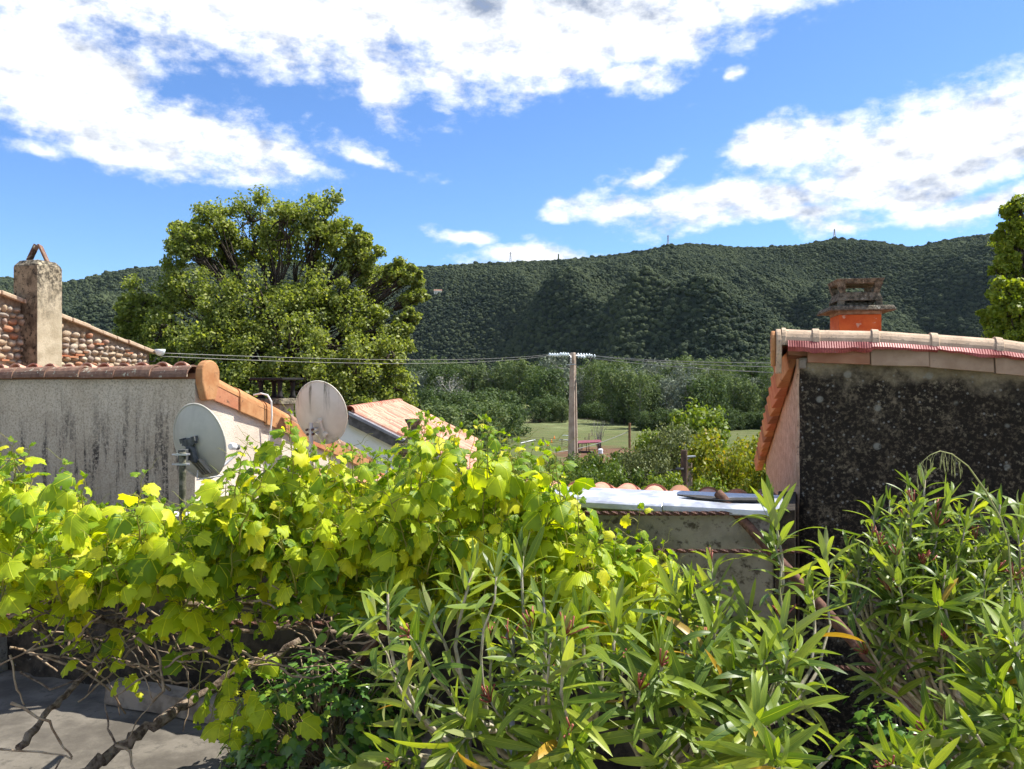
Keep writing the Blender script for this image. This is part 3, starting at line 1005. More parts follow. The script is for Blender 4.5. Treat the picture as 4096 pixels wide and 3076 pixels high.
def clump_leaves(centers, radii, per, leaf, spread=1.0, squash=0.8, outc=None, up=0.35, rough=0.75):
    """leaves filled into soft balls, facing outwards and up"""
    cs, ns = [], []
    for c, r in zip(centers, radii):
        k = max(6, int(per * rng.uniform(0.7, 1.3)))
        d = rng.normal(size=(k, 3))
        d /= np.linalg.norm(d, axis=1, keepdims=True)
        rad = r * rng.random(k) ** 0.45
        p = d * rad[:, None]
        p[:, 2] *= squash
        p += rng.normal(size=(k, 3)) * r * 0.10 * spread
        cs.append(p + c)
        ns.append(d * 0.7 + rng.normal(size=(k, 3)) * rough + np.array([0, 0, up]))
    cs, ns = np.concatenate(cs), np.concatenate(ns)
    return leaf_quads(cs, ns, leaf * rng.uniform(0.65, 1.25, len(cs)))


def crown_mesh(name, centers, radii, per, leaf, mat, **kw):
    v, q = clump_leaves(centers, radii, per, leaf, **kw)
    rnd = np.repeat(rng.random(len(q)) * 0.98, 4)
    return np_mesh(name, v, q, [mat], rnd=rnd)


def bez(a, b, c, n=6):
    return [a * (1 - t) ** 2 + b * 2 * t * (1 - t) + c * t * t for t in [i / n for i in range(n + 1)]]


def wobble(pts, amp):
    return [p + Vector((random.gauss(0, amp), random.gauss(0, amp), random.gauss(0, amp))) if 0 < i < len(pts) - 1 else p for i, p in enumerate(pts)]


def tree_proto(kind, seed):
    """unit-scale tree (height about 1, base at the origin) -> (trunk mesh, crown mesh)"""
    random.seed(seed * 17 + 3)
    st = {'round': dict(h=0.95, w=0.42, base=0.06, n=46, cr=0.13, per=80, leaf=0.036, mat='belt_dark', bark='bark'),
          'mid': dict(h=0.97, w=0.36, base=0.10, n=46, cr=0.12, per=80, leaf=0.034, mat='belt_mid', bark='bark'),
          'poplar': dict(h=1.0, w=0.18, base=0.24, n=32, cr=0.095, per=55, leaf=0.026, mat='belt_mid', bark='bark_pale'),
          'grey': dict(h=0.97, w=0.26, base=0.16, n=34, cr=0.105, per=50, leaf=0.032, mat='belt_grey', bark='bark_pale'),
          'pale': dict(h=0.95, w=0.36, base=0.2, n=34, cr=0.10, per=26, leaf=0.030, mat='belt_pale', bark='bark_pale'),
          'bright': dict(h=0.96, w=0.34, base=0.08, n=60, cr=0.12, per=170, leaf=0.036, mat='bright_leaf', bark='bark'),
          'dome': dict(h=0.96, w=0.50, base=0.04, n=70, cr=0.14, per=180, leaf=0.034, mat='bright_leaf', bark='bark'),
          'gold': dict(h=0.96, w=0.55, base=0.10, n=70, cr=0.13, per=170, leaf=0.036, mat='gold_leaf', bark='bark'),
          'fruit': dict(h=0.96, w=0.52, base=0.10, n=64, cr=0.13, per=160, leaf=0.038, mat='fruit_leaf', bark='bark'),
          'olive': dict(h=0.97, w=0.40, base=0.10, n=64, cr=0.12, per=170, leaf=0.030, mat='olive_leaf', bark='bark')}[kind]
    cs, rs = [], []
    for i in range(st['n']):
        u = (i + 0.5) / st['n']
        z = st['base'] + (st['h'] - st['base'] - st['cr'] * 0.7) * u
        k = (z - st['base']) / (st['h'] - st['base'])
        prof = max(.25, 1 - abs((k - .48) / .62) ** 2.4) ** .6 if kind not in ('bright', 'poplar') else math.sin(math.pi * min(1, 0.22 + 0.70 * k)) ** 0.7
        a = i * 2.399 + random.uniform(-.5, .5)
        rr = st['w'] * prof * (random.random() ** 0.4) * random.uniform(0.75, 1.12)
        cs.append(Vector((math.cos(a) * rr, math.sin(a) * rr, z + random.uniform(-.03, .03))))
        rs.append(st['cr'] * random.uniform(0.7, 1.25) * (0.7 + 0.5 * prof))
    b = MB()
    top = st['h'] * 0.86
    lean = Vector((random.uniform(-.03, .03), random.uniform(-.03, .03), 0))
    tp = [Vector((0, 0, -0.02)) + lean * k + Vector((0, 0, top * k)) for k in (0, .15, .3, .5, .7, .85, 1)]
    tp = wobble(tp, 0.006)
    tr = 0.022 if kind in ('poplar', 'grey') else 0.03
    b.tube(tp, [tr * (1.25 - k) for k in (0, .18, .35, .55, .78, .95, 1.12)], 7)
    for c in cs[::2]:
        z0 = max(st['base'] * 0.7, c.z - 0.06 - (c.xy.length) * 0.7)
        s = Vector((lean.x * z0, lean.y * z0, min(z0, top)))
        b.tube(wobble(bez(s, (s + c) / 2 + Vector((0, 0, -0.02)), c, 4), 0.006), [0.010, .008, .006, .004, .002], 5)
    tm = b.mesh('trunk', M[st['bark']], True)
    far = st['mat'].startswith('belt')
    cm = crown_mesh('crown', [np.array(c) for c in cs], rs, st['per'], st['leaf'] * (1.3 if far else 1.0), M[st['mat']], rough=0.30 if far else 0.5, up=0.5)
    return tm, cm


PROTO = {}


def plant_tree(kind, variant, loc, h, w, label, group, name='tree', cat='tree', spin=None):
    key = (kind, variant)
    if key not in PROTO:
        PROTO[key] = tree_proto(kind, variant + 10 * (hash_kind(kind)))
    tm, cm = PROTO[key]
    o = thing(name, loc, label, cat, group)
    a = random.uniform(0, 6.28) if spin is None else spin
    Mx = Matrix.Translation(Vector(loc)) @ Matrix.Rotation(a, 4, 'Z') @ Matrix.Diagonal((w, w, h, 1))
    link_obj('trunk', tm, Mx, o)
    c = link_obj('crown', cm, Mx, o)
    return o


def hash_kind(k):
    return sum(ord(ch) for ch in k) % 97


def build_valley_trees():
    random.seed(21)
    n = 0
    rows = [  # depth range, px range, kinds, height range
        (248, 262, 640, 800, ['poplar', 'mid', 'poplar', 'grey', 'round'], (14, 20)),
        (276, 292, 612, 800, ['poplar', 'mid', 'round', 'grey', 'poplar'], (18, 25)),
        (325, 342, 545, 800, ['round', 'mid', 'poplar', 'round', 'grey'], (20, 27)),
        (352, 380, 520, 800, ['mid', 'round', 'grey', 'poplar', 'mid'], (22, 30)),
        (400, 430, 420, 800, ['mid', 'round', 'round', 'mid', 'grey'], (22, 30)),
        (455, 490, 400, 800, ['round', 'mid', 'mid'], (22, 32)),
    ]
    names = {'poplar': 'slender pale-trunked poplar in the wooded belt across the meadow', 'mid': 'mid green broadleaf tree in the wooded belt across the meadow',
             'round': 'dark rounded broadleaf tree in the wooded belt across the meadow', 'grey': 'silvery grey willow in the wooded belt across the meadow'}
    for (ya, yb, xa, xb, kinds, (h0, h1)) in rows:
        x = xa
        i = 0
        while x < xb:
            Y = random.uniform(ya, yb)
            k = kinds[i % len(kinds)] if random.random() < 0.75 else random.choice(kinds)
            h = random.uniform(h0, h1)
            w = h * random.uniform(0.85, 1.15) * (0.9 if k in ('poplar', 'grey') else 0.8)
            X = (x - 512) / F * Y
            plant_tree(k, random.randint(0, 1), (X, Y, float(ground_z(X, Y)) - 0.3), h, w, names[k], 'trees of the wooded belt: ' + k)
            wpx = w * {'poplar': .36, 'grey': .52, 'mid': .72, 'round': .84}[k] / Y * F
            x += wpx * random.uniform(0.55, 0.8)
            i += 1
            n += 1
    # undergrowth at the wood's edge
    for i in range(52):
        px = 566 + i * 4.5 + random.uniform(-3, 3)
        Y = random.uniform(240, 249) if px > 640 else float(np.interp(px, [566, 640], [338, 268])) + random.uniform(-4, 6)
        X = (px - 512) / F * Y
        h = random.uniform(3.5, 8.0)
        plant_tree('round', random.randint(0, 1), (X, Y, float(ground_z(X, Y)) - 0.4), h, h * 1.2, 'low dark shrub along the foot of the wooded belt', 'shrubs along the foot of the wood', 'shrub', 'shrub')
    # darker hedge trees left of the meadow
    left = [(398, 430, 150, 11), (416, 440, 135, 9), (440, 440, 140, 11.5), (462, 442, 150, 12), (482, 440, 158, 12), (498, 438, 175, 11.5), (512, 432, 215, 10), (420, 420, 190, 13), (450, 420, 205, 14),
            (478, 415, 215, 14), (500, 415, 235, 14), (405, 455, 110, 7), (428, 458, 108, 7), (448, 456, 112, 7.5), (470, 456, 118, 7), (486, 452, 128, 6), (540, 418, 290, 10), (553, 418, 300, 11), (562, 419, 290, 8.5), (380, 440, 130, 10)]
    for (px, py, Y, h) in left:
        X = (px - 512) / F * Y
        k = 'round' if random.random() < .75 else 'mid'
        plant_tree(k, random.randint(0, 1), (X, Y, float(ground_z(X, Y)) - 0.3), h, h * random.uniform(0.9, 1.15), 'dark leafy tree in the hedge left of the meadow', 'dark hedge trees left of the meadow')
    X = (449 - 512) / F * 240
    plant_tree('pale', 0, (X, 240, -14.2), 19, 17, 'pale blossoming tree standing out of the dark hedge trees', None)
    X = (424 - 512) / F * 185
    plant_tree('round', 1, (X, 185, -14.2), 14.5, 8, 'narrow very dark conifer-like tree left of the pale blossoming tree', None)


build_valley_trees()


def build_near_trees():
    random.seed(5)

    def put(kind, var, px, ptop, pbot, Y, wpx, label, name='tree', cat='tree', group=None):
        h = (pbot - ptop) / F * Y
        X = (px - 512) / F * Y
        gz = float(ground_z(X, Y))
        ztop = (384.5 - ptop) / F * Y
        h = ztop - gz
        w = wpx / F * Y / (2 * {'bright': .40, 'dome': .56, 'gold': .60, 'fruit': .58, 'olive': .46, 'round': .5, 'mid': .45}[kind])
        plant_tree(kind, var, (X, Y, gz - 0.15), h, w, label, group, name, cat)
    put('dome', 0, 506, 446, 520, 40, 62, 'rounded bright green bush rising highest behind the grapevine', 'bush', 'bush')
    put('dome', 1, 538, 457, 520, 37, 66, 'lower rounded bright green bush left of the concrete pole', 'bush', 'bush')
    put('fruit', 0, 563, 447, 520, 33, 66, 'dark green fruit tree behind the concrete pole', group=None)
    put('fruit', 1, 598, 442, 520, 31, 78, 'dark green fruit tree just right of the concrete pole')
    put('fruit', 0, 632, 440, 520, 32, 70, 'dark green fruit tree below the brown wooden post')
    put('fruit', 1, 582, 456, 520, 27, 66, 'low dark green fruit tree behind the tiles beside the pole base', 'tree')
    put('fruit', 0, 618, 455, 520, 26, 72, 'low dark green fruit tree behind the middle of the zinc coping')
    put('olive', 0, 645, 438, 520, 29, 66, 'grey-green tree right of the brown wooden post')
    put('bright', 0, 698, 394, 520, 36, 84, 'tallest bright yellow-green tree with a pointed top before the wood')
    put('bright', 1, 655, 421, 520, 32, 56, 'small bright green tree between the post and the tallest tree')
    put('olive', 1, 681, 414, 520, 31, 70, 'pale green tree directly behind the two low posts')
    put('bright', 1, 664, 462, 520, 24, 60, 'low fresh green tree left of the two low posts')
    put('bright', 0, 708, 466, 520, 23, 56, 'low fresh green tree right of the two low posts')
    put('gold', 0, 729, 421, 520, 27, 116, 'broad golden green tree with reddish tips beside the blackened wall')
    put('gold', 1, 760, 438, 520, 25, 84, 'smaller golden green tree touching the right hand wall')
    put('bright', 0, 745, 482, 520, 21, 66, 'low bright green bush behind the dark end of the coping', 'bush', 'bush')


build_near_trees()


def skeleton_tree(name, label, base, lobes, Y0, mat, leaf, per, trunk_r, sub=15, fork=None, zbase=None):
    """large tree whose crown is a set of lobes (px, py, radius px, depth offset m)"""
    base = Vector(base)
    o = thing(name, base, label, 'tree')
    b = MB()
    fork = Vector(fork)
    b.tube(wobble(bez(base, (base + fork) / 2, fork, 6), 0.08), [trunk_r * (1.25 - .08 * i) for i in range(7)], 10)
    cs, rs = [], []
    for (px, py, rp, dy) in lobes:
        Yl = Y0 + dy
        c = P(px, py + 5, Yl)
        r = rp / F * Yl
        mid = (fork + c) / 2 + Vector((random.uniform(-.6, .6), random.uniform(-.5, .5), random.uniform(-.2, 1.0)))
        br = wobble(bez(fork, mid, c, 7), 0.13)
        r0 = trunk_r * random.uniform(.26, .42)
        b.tube(br, [max(.03, r0 * (1 - .125 * i)) for i in range(8)], 7)
        for s in range(sub):
            d = Vector((random.gauss(0, 1), random.gauss(0, 1), random.gauss(0.15, 1))).normalized()
            e = c + d * r * random.uniform(0.35, 1.0)
            cs.append(np.array(e))
            rs.append(r * random.uniform(0.20, 0.46))
            s0 = br[random.randint(4, 7)]
            b.tube(wobble(bez(s0, (s0 + e) / 2 + Vector((0, 0, random.uniform(-.2, .3))), e, 4), 0.05), [.06, .045, .032, .02, .01], 5)
    b.build('trunk', M['bark'], o, True)
    me = crown_mesh('crown', cs, rs, per, leaf, M[mat])
    link_obj('crown', me, None, o)
    return o


def build_plane_trees():
    random.seed(11)
    L = [(212, 222, 30, 0), (250, 216, 30, 1), (285, 215, 30, -1), (322, 217, 30, 0), (192, 243, 26, -1), (226, 246, 26, 1), (268, 240, 28, 1.5), (308, 243, 30, 0), (345, 240, 26, 0), (366, 256, 22, 0),
         (184, 232, 16, 0), (360, 238, 14, 0), (372, 283, 24, 1), (398, 268, 16, 0), (411, 272, 13, 0), (414, 292, 14, 0), (408, 315, 12, -.5), (183, 282, 34, -1), (148, 297, 26, -.5), (131, 312, 20, 0), (135, 333, 20, 0),
         (222, 292, 38, -2), (265, 300, 40, -2), (308, 296, 38, -1.5), (345, 305, 34, -1), (160, 328, 30, -2), (200, 332, 38, -3), (245, 340, 40, -3), (290, 345, 40, -3), (335, 342, 38, -2.5), (375, 325, 28, -1),
         (170, 362, 32, -2.5), (215, 378, 40, -3), (262, 385, 40, -3.5), (310, 385, 40, -3.5), (355, 372, 38, -3), (390, 352, 24, -2), (395, 385, 26, -2), (345, 408, 36, -3), (385, 412, 26, -2.5), (290, 418, 36, -3), (235, 415, 36, -3), (190, 410, 30, -2.5),
         (150, 355, 22, -1), (130, 350, 16, 0), (400, 335, 16, -1)]
    Y0 = 36.0
    bz = float(ground_z(0, Y0)) - .3
    bx = (275 - 512) / F * Y0
    skeleton_tree('plane_tree', 'huge spreading green plane tree behind the satellite dishes', (bx, Y0 + .5, bz), L, Y0, 'plane_leaf', 0.145, 135, 0.42, 22, (bx - .1, Y0 + .3, bz + 7.0))
    Lr = [(1010, 232, 16, 0), (1030, 225, 30, 0), (1004, 262, 14, 0), (1035, 262, 30, 1), (1010, 292, 22, -1), (998, 318, 18, 0), (1030, 300, 32, 0), (990, 312, 10, 0), (1015, 332, 24, -1), (1045, 330, 34, 0), (1060, 280, 40, 1), (1070, 240, 36, 0), (1010, 350, 22, -1), (1050, 365, 34, 0), (1015, 205, 12, 0), (1018, 283, 18, 0)]
    Y1 = 24.0
    bz = float(ground_z(0, Y1)) - .3
    bx = (1060 - 512) / F * Y1
    skeleton_tree('plane_tree', 'sunlit yellow-green plane tree cut off by the right edge', (bx, Y1 + .5, bz), Lr, Y1, 'plane_leaf_bright', 0.115, 150, 0.25, 22, (bx, Y1 + .3, bz + 5.0))


build_plane_trees()

# ------------------------------------------------------------------ tiles


def half_tile(L, r0, r1, th=0.012, n=8, arc=180, collar=0.0):
    """half-round tile: axis +Y, crown +Z"""
    b = MB()
    prof = [(0.0, r0), (L, r1)]
    if collar:
        prof = [(0.0, r0 + collar), (L * .10, r0 + collar), (L * .10 + .004, r0), (L, r1)]
    vs, k = [], n + 1
    for (y, r) in prof:
        for lay in (0, 1):
            rr = r - lay * th
            for i in range(k):
                a = R(90 - arc / 2 + arc * i / n)
                vs.append((math.cos(a) * rr, y, math.sin(a) * rr))
    fs = []
    m = len(prof)
    for j in range(m - 1):
        o0, o1 = j * 2 * k, (j + 1) * 2 * k
        for i in range(n):
            fs.append((o0 + i, o0 + i + 1, o1 + i + 1, o1 + i))
            fs.append((o0 + k + i + 1, o0 + k + i, o1 + k + i, o1 + k + i + 1))
        fs.append((o0, o1, o1 + k, o0 + k))
        fs.append((o0 + n, o0 + k + n, o1 + k + n, o1 + n))
    for i in range(n):
        fs.append((i + 1, i, k + i, k + i + 1))
        e = (m - 1) * 2 * k
        fs.append((e + i, e + i + 1, e + k + i + 1, e + k + i))
    b.add(vs, fs)
    return b


def jit(a):
    return random.uniform(-a, a)


Z3 = Vector((0, 0, 1))

# ------------------------------------------------------------------ left plaster house


def ear_outline(w_top, w_bot, h, n=10):
    """closure tile: round head, tapering body; in (a, z) with the head's crown at z = 0"""
    r = w_top / 2
    pts = [(math.cos(R(180 * i / n)) * r, -r + math.sin(R(180 * i / n)) * r) for i in range(n + 1)]
    pts += [(-w_top / 2 * .97, -h * .55), (-w_bot / 2, -h + .012), (-w_bot / 2 + .012, -h), (w_bot / 2 - .012, -h), (w_bot / 2, -h + .012), (w_top / 2 * .97, -h * .55)]
    return pts


def build_plaster_house():
    random.seed(31)
    c0 = P(195, 384.5, 6.6)
    e1, e2 = Vector((.951, -.309, 0)), Vector((.309, .951, 0))
    SL = 0.322
    o = thing('plaster_house', c0 + Vector((0, 0, -6.5)), 'grey streaked plaster house with tiled top and sunlit pink gable', 'house')
    b = MB()
    D, Wd = 2.9, 4.6
    zt = 0.045

    def q(u, v, z):
        return c0 + e1 * u + e2 * v + Z3 * z
    bot = -6.5
    A = [q(-Wd, 0, bot), q(0, 0, bot), q(0, D, bot), q(-Wd, D, bot), q(-Wd, 0, zt), q(0, 0, zt), q(0, D, zt - SL * D), q(-Wd, D, zt - SL * D)]
    b.add(A, [(0, 1, 5, 4)])
    b.mi = 1
    b.add(A, [(3, 2, 1, 0), (1, 2, 6, 5), (2, 3, 7, 6), (3, 0, 4, 7), (4, 5, 6, 7)])
    b.build('wall', [M['plaster_front'], M['plaster_side']], o)
    roof = MB()
    up = Vector((0, 0, .05))
    roof.hexa([q(-Wd, .0, zt + .004), q(.03, .0, zt + .004), q(.03, D + .25, zt - SL * (D + .25) + .004), q(-Wd, D + .25, zt - SL * (D + .25) + .004),
               q(-Wd, .0, zt + .05), q(.03, .0, zt + .05), q(.03, D + .25, zt - SL * (D + .25) + .05), q(-Wd, D + .25, zt - SL * (D + .25) + .05)])
    ro = roof.build('roof', M['terracotta'], o)
    # ridge of half-round tiles along the wall head
    me = half_tile(.44, .095, .082, .014, 10, 190).mesh('ridge_tile', M['tile_lichen'], False)
    n = 11
    for i in range(n):
        u = -.02 - i * .385
        ya = (-e1 + Z3 * jit(.012)).normalized()
        xa = e2 * 1.0
        xa = (xa - ya * xa.dot(ya)).normalized()
        za = xa.cross(ya)
        if za.z < 0:
            xa, za = -xa, -za
        # every second end laps over its neighbour, as the photograph shows
        link_obj('ridge_tile', me, frame(q(u, .015, .075 + jit(.006) - .0015 * i), xa, ya, za), ro)
    # cover tiles running down the roof from the ridge
    me = half_tile(.46, .082, .070, .012, 8, 180).mesh('roof_tile', M['tile_pink'], False)
    ya = (e2 - Z3 * SL).normalized()
    xa = e1
    za = xa.cross(ya)
    for i in range(20):
        for j in range(3):
            u = -.22 - i * .208
            link_obj('roof_tile', me, frame(q(u + jit(.008), .07 + .38 * j, .09 - SL * .38 * j + jit(.006) + .028 * (j == 0)), xa, ya, za), ro)
    # verge tiles down the gable
    for i in range(7):
        vb = MB()
        L = .43
        v0 = .135 + i * .40
        dz = -SL * v0
        lift = .012 * ((i % 2) * 2 - 1) * .25
        a0, a1 = v0, v0 + L
        out = .036 + jit(.004)
        tp0, tp1 = .045, .06
        zb = -.075 + lift
        # apron on the gable face, butted tile to tile, each a little proud of the next
        s0, s1 = -SL * a0, -SL * a1
        w0, w1 = out + .010, out - .004
        vb.hexa([q(.012, a0, s0 + zb + .004), q(w0, a0, s0 + zb), q(w1, a1, s1 + zb + .014), q(.012, a1, s1 + zb + .016),
                 q(.012, a0, s0 + tp0 + .035), q(w0, a0, s0 + tp0 + .03), q(w1, a1, s1 + tp1 - .005), q(.012, a1, s1 + tp1)])
        mt = [M['terracotta'], M['terracotta_buff'], M['terracotta_buff'], M['terracotta_buff']][i % 4] if i else M['terracotta']
        vo = vb.build('verge_tile', mt, ro, bevel=.006)
        # rounded shoulder of the same tile
        sh = half_tile(L, .092, .080, .012, 9, 180)
        ya_ = (e2 - Z3 * SL).normalized()
        za_ = e1.cross(ya_)
        tm = sh.mesh('verge_tile', M['tile_lichen'] if i > 2 else M['terracotta_buff'], False)
        link_obj('verge_tile', tm, frame(q(-.045, v0, -SL * v0 + .062), e1, ya_, za_), ro)
    # ear-shaped closure at the corner
    eb = MB()
    pts = [q(.02, .085 + a, .205 + z) for a, z in ear_outline(.225, .125, .34)]
    eb.prism(pts, e1 * .075)
    eb.build('end_tile', M['terracotta_buff'], ro, bevel=.012)
    # chimney on the slope behind the verge
    cc = P(277, 384.5, 8.3)
    ch = MB()
    cz = (384.5 - 404) / F * 8.3
    s = .19
    ch.cbox(cc + Z3 * (cz - .75), e1 * .24, e2 * .26, Z3 * 1.5)
    cho = ch.build('chimney', M['cement_grey'], o, bevel=.008)
    b2 = MB()
    a0, a1 = .185, .16
    zb = cz + .002
    b2.hexa([cc + e1 * x * a0 + e2 * y * a0 + Z3 * zb for x, y in ((-1, -1), (1, -1), (1, 1), (-1, 1))] + [cc + e1 * x * a1 + e2 * y * a1 + Z3 * (zb + .06) for x, y in ((-1, -1), (1, -1), (1, 1), (-1, 1))])
    b2.build('base_plate', M['moss_concrete'], cho, bevel=.008)
    for sx in (-1, 1):
        for sy in (-1, 1):
            lb = MB()
            base = cc + e1 * sx * .115 + e2 * sy * .115 + Z3 * (zb + .062)
            prof = [(.045, 0), (.028, .03), (.021, .09), (.024, .14), (.036, .185)]
            lb.lathe(base, prof, 10)
            lb.build('leg', M['soot_black'], cho, True)
    b3 = MB()
    b3.cbox(cc + Z3 * (zb + .262), e1 * .40, e2 * .40, Z3 * .024)
    b3.build('cover_slab', M['soot_black'], cho, bevel=.006)
    # bracket box and conduit on the gable
    k = MB()
    k.cbox(q(.035, 1.38, -.98), e1 * .06, e2 * .14, Z3 * .30)
    k.build('meter_box', M['dark_metal'], o, bevel=.006)
    k = MB()
    k.tube([q(.03, 1.46, -.86), q(.03, 2.4, -.90)], .014, 7)
    k.build('conduit', M['parapet_render'], o, True)
    # flashing where the lower roof meets the gable
    k = MB()
    k.hexa([q(.004, -.45, -1.02), q(.20, -.45, -1.02), q(.20, 2.9, -1.68), q(.004, 2.9, -1.68), q(.004, -.45, -.985), q(.16, -.45, -1.0), q(.16, 2.9, -1.66), q(.004, 2.9, -1.64)])
    k.build('flashing', M['pvc_white'], o)
    # white aerial cable hanging over the verge
    cb = MB()
    pts = [q(-.10, .93, -.10), q(-.02, .93, -.085), q(.05, .935, -.10), q(.085, .945, -.16), q(.088, .95, -.30), q(.075, .95, -.42), q(.03, .96, -.62), q(.02, 1.0, -1.0)]
    cb.tube(pts, .0085, 7)
    cb.build('white_cable', M['cable_white'])
    tag(bpy.data.objects['white_cable'], 'white cable hanging over the orange verge tiles of the gable', 'cable')
    return q, e1, e2


LQ, LE1, LE2 = build_plaster_house()

# ------------------------------------------------------------------ satellite dishes


def dish_frame(cen, az, el, roll=0.0):
    """z axis = boresight (away from the reflector's hollow side), x to the right, y up"""
    za = Vector((math.sin(az) * math.cos(el), math.cos(az) * math.cos(el), math.sin(el)))
    xa = Vector((math.cos(az), -math.sin(az), 0))
    ya = za.cross(xa)
    if ya.z < 0:
        ya = -ya
    c, s = math.cos(roll), math.sin(roll)
    x2, y2 = xa * c + ya * s, ya * c - xa * s
    return frame(cen, x2, y2, za)


def build_dish(name, label, cen, az, el, rx, ry, mat, post, lnb=True, roll=0.0):
    Mx = dish_frame(cen, az, el, roll)
    o = thing(name, post[-1], label, 'satellite dish')
    b = MB()
    nr, ns = 7, 40
    depth = ry * .26

    def ring(k, off):
        rr = k / nr
        return [(math.cos(2 * math.pi * i / ns) * rx * rr, math.sin(2 * math.pi * i / ns) * ry * rr, depth * (rr * rr - 1) + off) for i in range(ns)]
    vs, fs = [], []
    for off in (0.0, -.006):
        base = len(vs)
        vs.append((0, 0, -depth + off))
        for k in range(1, nr + 1):
            vs += ring(k, off)
        for i in range(ns):
            t = (base, base + 1 + i, base + 1 + (i + 1) % ns)
            fs.append(t if off == 0 else t[::-1])
            for k in range(nr - 1):
                a = base + 1 + k * ns
                qd = (a + i, a + ns + i, a + ns + (i + 1) % ns, a + (i + 1) % ns)
                fs.append(qd if off == 0 else qd[::-1])
    b.add(vs, fs)
    # rolled rim
    n0 = len(b.v)
    rim = []
    for i in range(ns + 1):
        a = 2 * math.pi * i / ns
        rim.append(Vector((math.cos(a) * (rx + .002), math.sin(a) * (ry + .002), -.004)))
    b.tube(rim, .0085, 6, cap=False)
    b.v = [tuple(Mx @ Vector(p)) for p in b.v]
    b.build('reflector', mat, o, True)

    def T(x, y, z):
        return Mx @ Vector((x, y, z))
    X, Y, Z = [Vector(Mx.col[i][:3]) for i in range(3)]
    return o, T, X, Y, Z, depth


